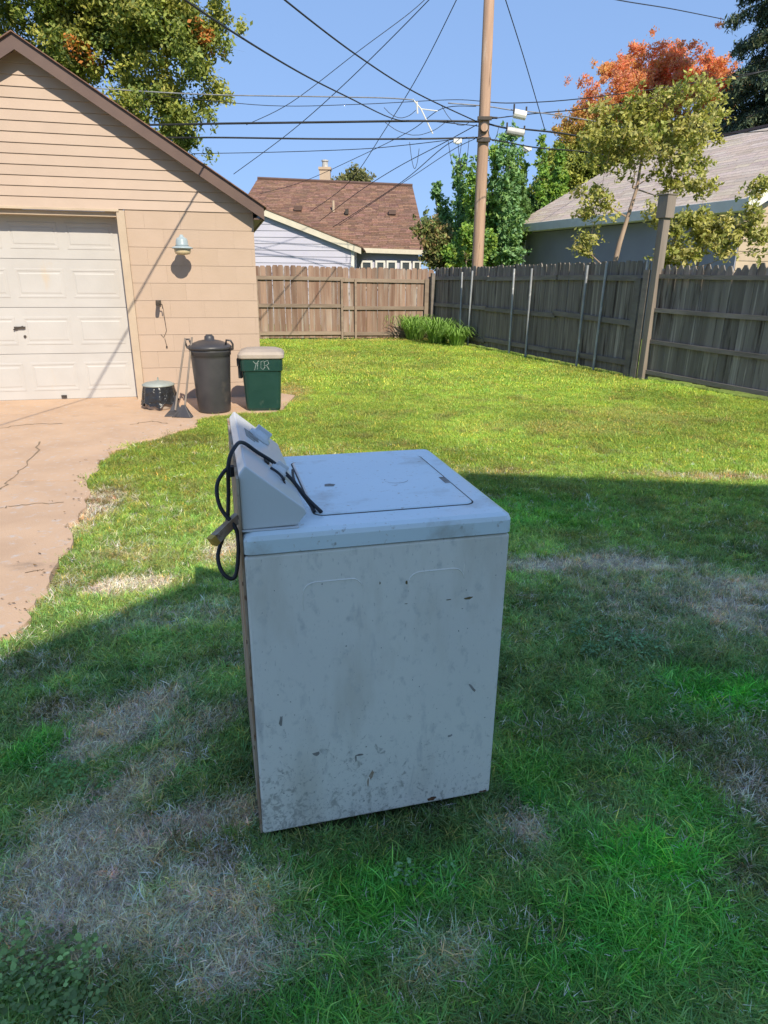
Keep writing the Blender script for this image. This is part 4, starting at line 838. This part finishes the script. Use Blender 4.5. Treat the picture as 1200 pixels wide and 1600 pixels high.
# ------------------------------------------------------------------ trees
def leafmesh(name, P, S, C, mt, parent, aspect=.55, up=.3, kind=None, droop=0):
    n = len(P); v1 = RNG.normal(size=(n,3)); v1[:,2] -= droop; v1 /= np.linalg.norm(v1,axis=1)[:,None]
    nr = RNG.normal(size=(n,3)); nr[:,2] += up*3; nr += np.array(tuple(SUN))[None,:]*1.1; v2 = np.cross(v1, nr); v2 /= np.linalg.norm(v2,axis=1)[:,None]+1e-9
    S = S[:,None]; up_ = np.cross(v1, v2)
    a = P - v1*S*.5; b = P + v2*S*aspect*.5 + up_*S*.08; c = P + v1*S*.5; d = P - v2*S*aspect*.5 + up_*S*.08
    V = np.stack([a,b,c,d],1).reshape(-1,3); me = bpy.data.meshes.new(name)
    me.vertices.add(4*n); me.vertices.foreach_set('co', V.astype(np.float32).ravel())
    me.loops.add(4*n); me.loops.foreach_set('vertex_index', np.arange(4*n, dtype=np.int32)); me.polygons.add(n); me.polygons.foreach_set('loop_start', np.arange(0,4*n,4,dtype=np.int32)); me.update(calc_edges=True)
    at = me.attributes.new('col','FLOAT_COLOR','POINT'); cc = np.repeat(np.concatenate([C,np.ones((n,1))],1),4,0); at.data.foreach_set('color', cc.astype(np.float32).ravel())
    me.materials.append(mt); o = link(name, me, parent)
    return o
def tree(name, label, cat, base, blobs, clumps, lpc, leaf, cr, palette, bark, trunk_r, fork=.45, group=None, mt=None, droop=0, up=.3, special=None, limbs=True, squash=.75, trunk_top=None, shell=.5, colf=None, lean=None):
    """base: ground point; blobs: list of (centre, radii) making the crown; palette: list of colours"""
    base = Vector(base); t = thing(name, label, cat, base, 0, group); r = random.Random(int(abs(base.x*100)+base.y*7)+len(label))
    cs = []; vol = [b[1][0]*b[1][1]*b[1][2] for b in blobs]; tot = sum(vol)
    for (c, R_), v in zip(blobs, vol):
        for k in range(max(4, int(clumps*v/tot))):
            u = Vector((r.gauss(0,1), r.gauss(0,1), r.gauss(0,1))).normalized()*(r.random()**shell)
            cs.append(Vector(c) + Vector((u.x*R_[0], u.y*R_[1], u.z*R_[2])) - base)
    zc = sum(c.z for c in cs)/len(cs); xc = sum(c.x for c in cs)/len(cs); yc = sum(c.y for c in cs)/len(cs)
    top = Vector((xc, yc, zc)) if trunk_top is None else Vector(trunk_top)-base
    fk = Vector((0,0,0)).lerp(top, fork); fk.z = max(top.z*fork, .3)
    mb = MB(); mid = Vector((top.x*.25, top.y*.25, top.z*fork*.5))
    tp = [Vector((0,0,-.1)), mid*.9, fk, fk.lerp(top,.5)+Vector((r.uniform(-.1,.1),r.uniform(-.1,.1),0)), top]
    mb.tube(tp, [trunk_r*1.15, trunk_r, trunk_r*.85, trunk_r*.5, trunk_r*.2], 10); obj('trunk', mb, bark, t, True)
    if limbs:
        mb = MB()
        nodes = [(fk.lerp(top, q), trunk_r*(.5-.38*q)) for q in (0, .25, .5, .75, .95)] + [(Vector((0,0,0)).lerp(fk, .75), trunk_r*.35)]
        for c in sorted(cs, key=lambda q: (q-fk).length):
            best = min(nodes, key=lambda nd: (nd[0]-c).length + (0 if nd[0].z < c.z+cr*.5 else cr*2) + .25*(nd[0]-fk).length)
            s, rs = best; L_ = (c-s).length; m = s.lerp(c,.5)+Vector((r.uniform(-1,1),r.uniform(-1,1),r.uniform(-1.6,-.2)))*L_*.14
            r1 = max(rs*.62, .004); mb.tube([s, s.lerp(m,.6), m, c], [rs*.8, (rs+r1)*.45, r1, r1*.8], 5, cap=False); nodes.append((c, r1))
            for q in range(3):
                e = c+Vector((r.gauss(0,1),r.gauss(0,1),r.gauss(0,.7)))*cr*.6; mb.tube([m.lerp(c,.6), e], [r1*.5,r1*.15], 4, cap=False)
        obj('branches', mb, bark, t)
    A = np.array([tuple(c) for c in cs]); n = len(cs)*lpc; idx = np.repeat(np.arange(len(cs)), lpc)
    off = RNG.normal(size=(n,3)); off /= np.linalg.norm(off,axis=1)[:,None]; off *= (RNG.random(n)**.45)[:,None]
    crs = cr*RNG.uniform(.55,1.25,len(cs)); P = A[idx] + off*np.array((1,1,squash))*crs[idx][:,None]
    # sub-clumping
    sub = RNG.normal(size=(len(cs)*9,3))*.62*cr*np.array((1,1,squash)); si = idx*9 + RNG.integers(0,9,n); wgt = RNG.random(n) < .75
    P[wgt] = (A[idx]+sub[si]*(crs[idx]/cr)[:,None] + RNG.normal(size=(n,3))*cr*.17)[wgt]
    P[:,2] -= droop*np.abs(off[:,0])*cr*.5
    pal = np.array(palette); ci = RNG.random(len(cs))*(len(pal)-1)
    f = np.clip(ci[idx] + RNG.normal(0,.45,n), 0, len(pal)-1.001); i0 = f.astype(int); C = pal[i0]*(1-(f-i0))[:,None] + pal[i0+1]*(f-i0)[:,None]
    if colf is not None: C = colf(P, C)
    C = C*RNG.uniform(.7,1.3,n)[:,None]
    leafmesh('crown', P, leaf*RNG.uniform(.6,1.3,n), np.clip(C,0,1), mt or m_leaf, t, up=up, droop=droop)
    return t
def bp(px, py, rx, ry, Y, dy=None):
    c = aty(px, py, Y); k = Y/1026*1.06; return (tuple(c), (rx*k, (dy if dy else rx*k*.8), ry*k))
# big tree behind the garage
Y = 20.
G1 = [(.40,.40,.09),(.30,.35,.08),(.14,.21,.06),(.46,.42,.10),(.34,.38,.08)]
def oakcol(P, C):
    w = np.array([.66,.26,.07]); C = C.copy()
    for (px, py, rr) in ((118,75,.26),(305,34,.24)):
        c = aty(px, py, Y-1.2) - Vector((-7.2,20,0)); d = np.hypot(P[:,0]-c.x, P[:,2]-c.z); k = (d < rr)&(P[:,1] < 1.0)&(RNG.random(len(P)) < .6); C[k] = w
    return C
tree('broadleaf_tree', 'large green and yellow leafy tree rising behind the garage roof', 'tree', (-7.2,20,0), [bp(60,60,90,90,Y),bp(170,20,120,80,Y),bp(250,80,90,95,Y),bp(285,60,62,70,Y),bp(230,165,80,60,Y),bp(290,195,42,42,Y),bp(-60,60,120,120,Y),bp(150,-60,150,60,Y),bp(320,100,25,60,Y)], 165, 640, .125, .56, G1, m_bark, .28, colf=oakcol, shell=.45)
# orange maple
Y = 30.
O1 = [(.95,.42,.19),(.95,.36,.25),(.92,.47,.20),(.95,.36,.30),(.82,.50,.18)]
def maplecol(P, C):
    h = (P[:,2]-7.6)/1.8 + RNG.normal(0,.3,len(P)); k = np.clip(.5-h,0,1)[:,None]; return C*(1-k)+np.array((.50,.42,.10))*k
tree('maple_tree', 'orange and red autumn maple with rounded crown at the upper right', 'tree', (12.3,30,0), [bp(1020,150,90,60,Y),bp(935,180,42,40,Y),bp(1080,145,55,50,Y),bp(1038,95,22,28,Y),bp(985,118,32,28,Y),bp(1100,115,32,25,Y),bp(905,215,25,38,Y),bp(1000,220,100,50,Y),bp(950,150,28,25,Y),bp(1125,170,34,40,Y),bp(888,245,18,36,Y),bp(905,190,22,30,Y)], 215, 620, .105, .42, O1, m_bark, .22, colf=maplecol, up=.0, shell=.6, mt=m_maple)
# pale yellow green tree in front
Y = 13.5
Y1 = [(.50,.46,.13),(.42,.41,.10),(.30,.33,.09),(.56,.48,.18),(.38,.42,.10)]
tb = gnd(948,510); 
sy = tree('young_tree', 'slender yellow green tree leaning up behind the right fence', 'tree', tuple(Vector((aty(945,430,Y).x-.05, Y, 0))), [bp(1010,220,92,34,Y),bp(940,215,36,22,Y),bp(1085,225,42,32,Y),bp(1000,178,55,20,Y),bp(1065,160,45,22,Y),bp(1045,275,26,12,Y),bp(1100,190,30,22,Y),bp(950,250,36,14,Y),bp(920,305,22,10,Y),bp(918,345,16,24,Y),bp(938,330,26,16,Y),bp(1062,290,16,9,Y),bp(965,195,34,20,Y),bp(1105,145,22,16,Y),bp(1088,255,26,12,Y),bp(912,388,10,12,Y)], 112, 80, .092, .20, Y1, m_barkp, .055, fork=.52, trunk_top=tuple(aty(1010,200,Y)), squash=.7)
tree('leafy_vine', 'yellow green leafy shrub sprawling over the fence by the timber post', 'shrub', (5.0,11.4,0), [bp(1055,395,38,25,11.2),bp(1110,365,45,25,11.4),bp(1150,370,35,28,11.2),bp(1080,355,28,18,11.3),bp(1030,345,14,22,11.4),bp(1185,350,25,25,11.2),bp(1100,285,18,10,12),bp(1185,295,15,8,11.5)], 60, 90, .085, .15, Y1, m_barkp, .03, fork=.5, squash=.8)
# upright green shoots behind the pole
Y = 21.5
V1 = [(.18,.34,.07),(.28,.46,.08),(.40,.52,.08),(.15,.30,.10),(.34,.48,.08)]
V2 = [(.20,.38,.16),(.30,.48,.22),(.14,.28,.10),(.34,.50,.16)]
lab = ['upright blue green shoot leaning out left of the utility pole','tall blue green leafy shoot just left of the utility pole','leafy shoot partly hidden behind the utility pole','tall leafy shoot just right of the utility pole','second leafy shoot right of the pole under the splice boxes','bright yellow green upright shoot between pole and grey house','upright yellow green shoot before the maple crown','tallest thin green shoot below the cable splices','leafy green shoot rising beside the grey house roof']
for i, (x0, y0, x1, y1, w, pal) in enumerate([(715,400,682,300,13,V2),(725,400,718,262,17,V2),(745,400,738,270,14,V1),(775,400,772,238,16,V1),(800,400,800,215,13,V2),(818,360,814,250,20,V1),(850,350,847,225,17,V1),(790,400,786,228,10,V2),(872,310,874,240,18,V1)]):
    bl = []; YY = Y-(i%3)*.8 if x1 < 809 else 27.5+(i%2)*.7
    for k in range(7):
        t_ = k/6; x_ = x0+(x1-x0)*t_; y_ = y0+(y1-y0)*t_; ww = w*(.9-.62*t_); bl.append(bp(x_, y_, ww, 13, YY))
    b0 = aty(x0, y0, YY)
    tree('upright_tree', lab[i], 'tree', (b0.x, b0.y, 0), bl, 62, 70, .13, .16, pal, m_bark, .035, fork=.7, group='upright leafy shoots behind the pole', trunk_top=tuple(aty(x1,y1+10,YY)), squash=1.1)
Y = 20.
D1 = [(.12,.22,.06),(.16,.28,.07),(.07,.13,.045),(.22,.34,.08)]
tree('dense_shrub', 'dense dark green shrub behind the fence between pole and grey house', 'shrub', (3.9,20.5,0), [bp(775,385,34,40,23.5),bp(792,360,20,44,23.8),bp(760,330,30,22,23.8),bp(800,310,26,18,24.2),bp(835,325,22,16,28),bp(700,370,18,18,21.5),bp(722,390,28,26,21.5),bp(745,350,25,22,22.),bp(800,330,14,20,23)], 130, 380, .14, .36, D1, m_bark, .08, fork=.3)
tree('broadleaf_tree', 'yellow green broad tree filling between the shoots and the maple', 'tree', (9.9,30,0), [bp(885,275,40,34,30),bp(930,255,45,35,30),bp(858,300,28,24,30),bp(905,240,25,16,30),bp(945,285,22,18,30),bp(870,245,16,20,30)], 115, 330, .14, .42, [(.40,.44,.09),(.26,.32,.08),(.48,.48,.10)], m_bark, .15)
B1 = [(.30,.19,.09),(.22,.19,.08),(.18,.24,.07),(.36,.24,.11),(.24,.31,.09)]
tree('bronze_shrub', 'bronze leaved shrub above the fence corner beside the brown roof', 'shrub', (1.7,19.3,0), [bp(680,390,16,26,19.3),bp(662,360,10,7,19.3),bp(686,362,12,12,19.5),bp(700,400,16,18,19.2)], 60, 130, .11, .19, B1, m_bark, .05, fork=.4)
tree('leafy_shrub', 'small sunlit green shrub at the foot of the utility pole', 'shrub', (2.7,18.9,0), [bp(708,398,12,16,18.9),bp(768,380,6,24,18.9),bp(728,372,10,16,19.2)], 36, 130, .11, .18, V1, m_bark, .04, fork=.4)
# far tree behind the brown roof
tree('distant_tree', 'far olive green tree top peeking over the brown ridge', 'tree', (-1.2,48,0), [bp(560,290,26,18,48),bp(545,298,20,14,48)], 24, 300, .25, .7, [(.20,.21,.08),(.26,.24,.10)], m_bark, .2)
tree('distant_tree', 'distant green tree seen low between brown roof and shrubs', 'tree', (5.2,46,0), [bp(680,375,30,30,46),bp(700,390,40,30,46)], 24, 240, .28, .8, [(.12,.17,.06),(.16,.2,.07)], m_bark, .2)
# spruce at top right
def spruce(name, label, base, H, R0):
    base = Vector(base); t = thing(name, label, 'tree', base); r = random.Random(9)
    mb = MB(); mb.tube([(0,0,-.1),(0,0,H*.5),(0,0,H)], [.22,.13,.03], 10); obj('trunk', mb, m_bark, t, True)
    mb = MB(); P = []; 
    z = 2.2
    while z < H-.2:
        R_ = R0*(1-z/H)**.75+.25; nb = 7
        for k in range(nb):
            a = r.uniform(0,2*PI); L_ = R_*r.uniform(.7,1.12); e = Vector((math.cos(a)*L_, math.sin(a)*L_, -L_*.28+ .1)); s = Vector((0,0,z))
            m = s+e*.5+Vector((0,0,.12*L_)); mb.tube([s,m,s+e], [.045,.03,.01], 5, cap=False)
            q = int(70*L_)+30
            for j in range(q):
                u = r.random()**.6; c = s.lerp(m,u*2) if u < .5 else m.lerp(s+e,(u-.5)*2); w = .30*(1.15-u)*L_*.8+.08
                side = Vector((-math.sin(a),math.cos(a),0))*r.uniform(-w,w); P.append(c+side+Vector((0,0,-abs(r.gauss(0,.16))-.02)))
        z += r.uniform(.22,.34)
    obj('branches', mb, m_bark, t)
    P = np.array([tuple(p) for p in P]); P = np.repeat(P, 4, 0) + RNG.normal(size=(len(P)*4,3))*.07; n = len(P)
    C = np.array((.075,.11,.062))[None,:]*RNG.uniform(.6,1.8,n)[:,None]; k = RNG.random(n) < .12; C[k] = np.array((.15,.15,.07))*RNG.uniform(.6,1.1,k.sum())[:,None]
    leafmesh('crown', P, .17*RNG.uniform(.6,1.3,n), C, m_needle, t, aspect=.28, up=.2, droop=.9)
sp = aty(1255, 100, 24.); spruce('spruce_tree', 'dark drooping spruce at the upper right corner', (sp.x, 24., 0), 15.5, 4.0)

# daylilies along the fence corner
def lily(label, x, y, R_, H_, n, seed):
    r = random.Random(seed); t = thing('daylily_clump', label, 'plant', (x,y,0), 0, 'strap leaved clumps at the fence corner'); mb = MB()
    for i in range(n):
        a = r.uniform(0,2*PI); b = R_*.35*r.random(); bx, by = b*math.cos(a), b*math.sin(a); L_ = R_*r.uniform(.6,1.2); h = H_*r.uniform(.6,1.1); w = r.uniform(.012,.022); a2 = a+r.gauss(0,.4)
        dx, dy = math.cos(a2), math.sin(a2); vs = []
        for k in range(6):
            f = k/5; o = L_*f; z_ = h*4*f*(1-f*.72)*.62 if f > 0 else 0; q = w*(1-f*.85); vs += [(bx+dx*o-dy*q, by+dy*o+dx*q, z_), (bx+dx*o+dy*q, by+dy*o-dx*q, z_)]
        v = r.uniform(.7,1.35); mb.add(vs, [(2*k,2*k+1,2*k+3,2*k+2) for k in range(5)], (.26*v,.42*v,.09*v))
    obj('leaves', mb, m_leaf, t)
    mb = MB(); mb.lathe([(.05,-.02),(.07,.02),(.03,.05)], 0, 0, 8); obj('crown_base', mb, m_bark, t)
for i, (px, py, R_, H_, lb) in enumerate([(612,526,.5,.62,'leftmost low clump of strap leaves at the back fence foot'),(648,531,.60,.66,'broad arching leaf clump second from left at the back fence'),(684,537,.56,.64,'arching green leaf clump nearest the fence corner, third from left'),(714,541,.40,.50,'darker leaf clump under the right fence beside a steel stake'),(632,523,.5,.60,'leaf clump behind the broad arching one at the back fence')]):
    p = gnd(px, py); lily(lb, p.x, p.y, R_, H_, 230, 30+i)

# ------------------------------------------------------------------ utility pole and wires
PY = 18.; pb = aty(742, 425, PY)
pole = thing('utility_pole', 'tall brown wooden utility pole behind the right fence', 'utility pole', (pb.x+.06, PY, 0))
mb = MB(); mb.tube([(0,0,-.2),(0,0,1.6),(-.03,0,5.2),(-.10,0,10.)], [.155,.147,.132,.11], 18); obj('shaft', mb, m_pole, pole, True)
a = aty(755,202,PY)-Vector((pb.x+.06,PY,0))
mb = MB(); mb.tube([(a.x,-.20,a.z),(a.x,-.13,a.z)], .11, 18); obj('round_bracket', mb, m_dark, pole, bevel=.01)
mb = MB(); mb.tube([(a.x,-.215,a.z),(a.x,-.20,a.z)], .085, 18); obj('reflector', mb, m_pole, pole)
mb = MB(); mb.box(a.x-.17,a.x+.17,-.19,-.13,a.z+.16,a.z+.24); mb.box(a.x-.16,a.x+.16,-.20,-.12,a.z-.30,a.z-.20); mb.tube([(a.x+.12,-.15,a.z+.22),(a.x+.30,-.2,a.z+.20)], .025, 6); obj('clamp', mb, m_dark, pole, bevel=.008)
WR = .011
def wire(label, pts, r_=WR, mt=None, name='overhead_wire', group='overhead wires', n=7, pr=0, ext=0):
    P = [aty(x_, y_, Y_) for (x_, y_, Y_) in pts]
    if ext: P = [P[0]+(P[0]-P[1]).normalized()*ext] + P
    Q = bez([tuple(p) for p in P], n); c = P[-1]; o = MB(); o.tube([q-c for q in Q], r_, 5); ob = obj(name, o, mt or m_rope, None, True, loc=tuple(c)); tag(ob, label, 'cable' if 'cable' in name else 'wire', group); return ob
wire('black service drop sweeping from the top left edge down to the pole', [(150,-120,5.2),(289,0,6.5),(450,103,9.),(540,150,11.5),(620,187,14.6),(680,190,16.3),(748,197,18)], .010, ext=4)
wire('black drop wire from the top centre down to the pole', [(330,-100,9),(445,0,10.5),(560,88,13),(650,145,15.4),(745,190,18)], .013)
wire('thin wire running from the top centre down left to the garage roof', [(720,-60,16),(670,0,17),(545,125,19),(455,205,20.5),(365,272,22)], .010)
wire('thin line crossing down left just above the garage eave wire', [(700,-40,18),(650,12,18),(560,80,18),(455,160,18.5),(385,195,19)], .008)
wire('thin wire from the top centre passing left of the pole to the brown roof', [(735,-50,15),(713,0,16),(655,115,18),(600,205,20.5),(545,285,23),(486,330,26.6)], .010)
wire('wire from the top edge right of the pole to the splice boxes', [(770,-60,14),(790,0,15),(820,95,16.5),(852,205,18)], .010)
wire('wire crossing the sky at the top right towards the spruce', [(880,-20,14),(965,0,15),(1050,14,17),(1130,30,20)], .010)
wire('thick lashed cable running left from the pole to the garage roof', [(748,190,18),(650,189,18),(500,191,18.2),(350,193,18.5),(240,195,19),(100,196,19.5)], .026, name='overhead_cable', group='thick lashed cables')
wire('lower thick cable running left from the pole to the garage roof', [(748,215,18),(650,217,18),(500,217,18.2),(350,215,18.5),(270,215,19),(120,214,19.5)], .021, name='overhead_cable', group='thick lashed cables')
wire('pale cable crossing high above the garage roof to a loose white end', [(60,130,19),(180,140,18.6),(330,148,18.4),(500,151,18.2),(600,153,18.1),(645,156,18)], .014, m_cablegrey, name='overhead_cable', group='thick lashed cables')
wire('thin pale line just under the high pale cable', [(120,148,19.2),(250,150,19),(420,165,18.8),(560,163,18.6),(700,156,18.3),(750,158,18)], .008)
wire('lowest thin line left of the pole above the brown roof', [(300,240,20),(420,238,19.6),(560,233,19),(640,226,18.5),(740,214,18)], .009)
wire('wire from the pole down left to the brown roof centre', [(745,195,18),(690,225,19.5),(620,262,21.5),(560,300,24),(500,345,26.3)], .011)
wire('wire from the lower clamp down left to the right part of the brown roof', [(742,215,18),(700,225,19),(640,275,21.5),(590,310,23.5),(520,355,26.2)], .011)
wire('parallel wire close beside the lower clamp drop to the brown roof', [(742,217,18),(706,235,19),(650,272,21.2),(600,305,23.2),(530,352,26.3)], .009)
wire('long thin wire from the pole down left across the ridge of the brown roof', [(744,166,18),(690,170,18.6),(640,205,20),(560,245,22.5),(470,285,25.8),(405,303,29)], .009)
wire('upper wire leaving the pole to the right towards the spruce', [(750,158,18),(800,161,18),(900,155,17.6),(1050,135,17),(1200,110,16.4)], .011)
wire('second wire to the right crossing the maple crown', [(748,188,18),(830,178,18),(930,168,17.4),(1060,145,16.6),(1190,112,16)], .012)
wire('thick black cable from pole to the long splice case and into the trees', [(750,190,18),(790,200,17.9),(830,203,17.8),(900,212,17.5),(1000,236,17)], .020, name='overhead_cable', group='thick lashed cables')
wire('lower cable right of the pole ending in the yellow green crown', [(750,215,18),(790,222,17.9),(840,231,17.6),(920,238,17.2),(990,252,16.6)], .015, name='overhead_cable', group='thick lashed cables')
wire('pale guy cable right of the white splice box into the leaves', [(700,161,18),(760,166,18),(800,172,17.9),(858,178,17.7),(925,189,17.2),(1000,204,16.8)], .014, m_cablegrey, name='overhead_cable', group='thick lashed cables')
wire('thin line across the grey house roof towards the right edge', [(1090,208,14.0),(1150,208,13.6),(1230,202,13)], .008)
# loops and drips near the pole
lr = random.Random(4)
for i, (x0, y0, x1, y1, dp, lb) in enumerate([(600,190,700,188,22,'slack loop hanging under the thick cable left of the pole'),(700,218,722,218,45,'narrow drip loop under the lower cable beside the pole'),(715,218,733,216,58,'longest narrow drip loop under the lower cable'),(640,222,655,232,36,'small drip loop hanging at the cable crossing'),(760,192,780,196,26,'small loop right of the pole under the splice case'),(690,165,735,190,16,'short slack jumper above the thick cable by the pole'),(600,168,650,172,14,'short curved jumper near the white cable end')]):
    P = [(x0+(x1-x0)*t_, y0+(y1-y0)*t_+dp*4*t_*(1-t_), 17.9) for t_ in (0,.2,.4,.5,.6,.8,1)]
    wire(lb, P, .007, name='drip_loop', group='slack loops at the pole')
def splice(label, p0, p1, h, mt, white=False):
    a, b = aty(*p0, 17.8), aty(*p1, 17.8); t = thing('splice_case', label, 'splice case', tuple(a)); d = b-a
    mb = MB(); mb.tube([(0,0,-h*.2), tuple(d+Vector((0,0,-h*.2)))], h*.5, 10); obj('case', mb, mt, t, bevel=.01)
    mb = MB()
    for f in (.0, 1.): q = d*f; mb.tube([q+Vector((0,0,-.05)), q+Vector((0,0,h*.75))], .02, 6)
    obj('hanger', mb, m_dark, t)
splice('white boxy splice case on the pale cable right of the pole', (803,174), (822,178), .20, m_white)
splice('long grey splice case on the black cable right of the pole', (792,201), (819,206), .17, m_hw)
a = aty(645,155,18); t = thing('cable_end', 'frayed white cable end hanging left of the pole', 'cable', tuple(a))
mb = MB(); mb.tube([(0,0,0),(.2,0,-.2),(.5,0,-.72)], .016, 6); mb.tube([(.2,0,-.2),(.6,0,-.24)], .012, 6); mb.tube([(.1,0,-.05),(.12,0,-.3)], .02, 6); obj('strand', mb, m_white, t)
for (px, py, lb) in ((715,220,'small white connector on the lower cable left of the pole'),(824,232,'small white connector on the lower cable right of the pole')):
    a = aty(px,py,17.8); mb = MB(); mb.box(-.10,.10,-.04,.04,-.05,.04); mb.box(-.05,.05,-.05,.05,-.07,-.02); tag(obj('cable_connector', mb, m_white, None, bevel=.01, loc=tuple(a)), lb, 'connector', 'white cable connectors')
print('objects', len(bpy.data.objects))
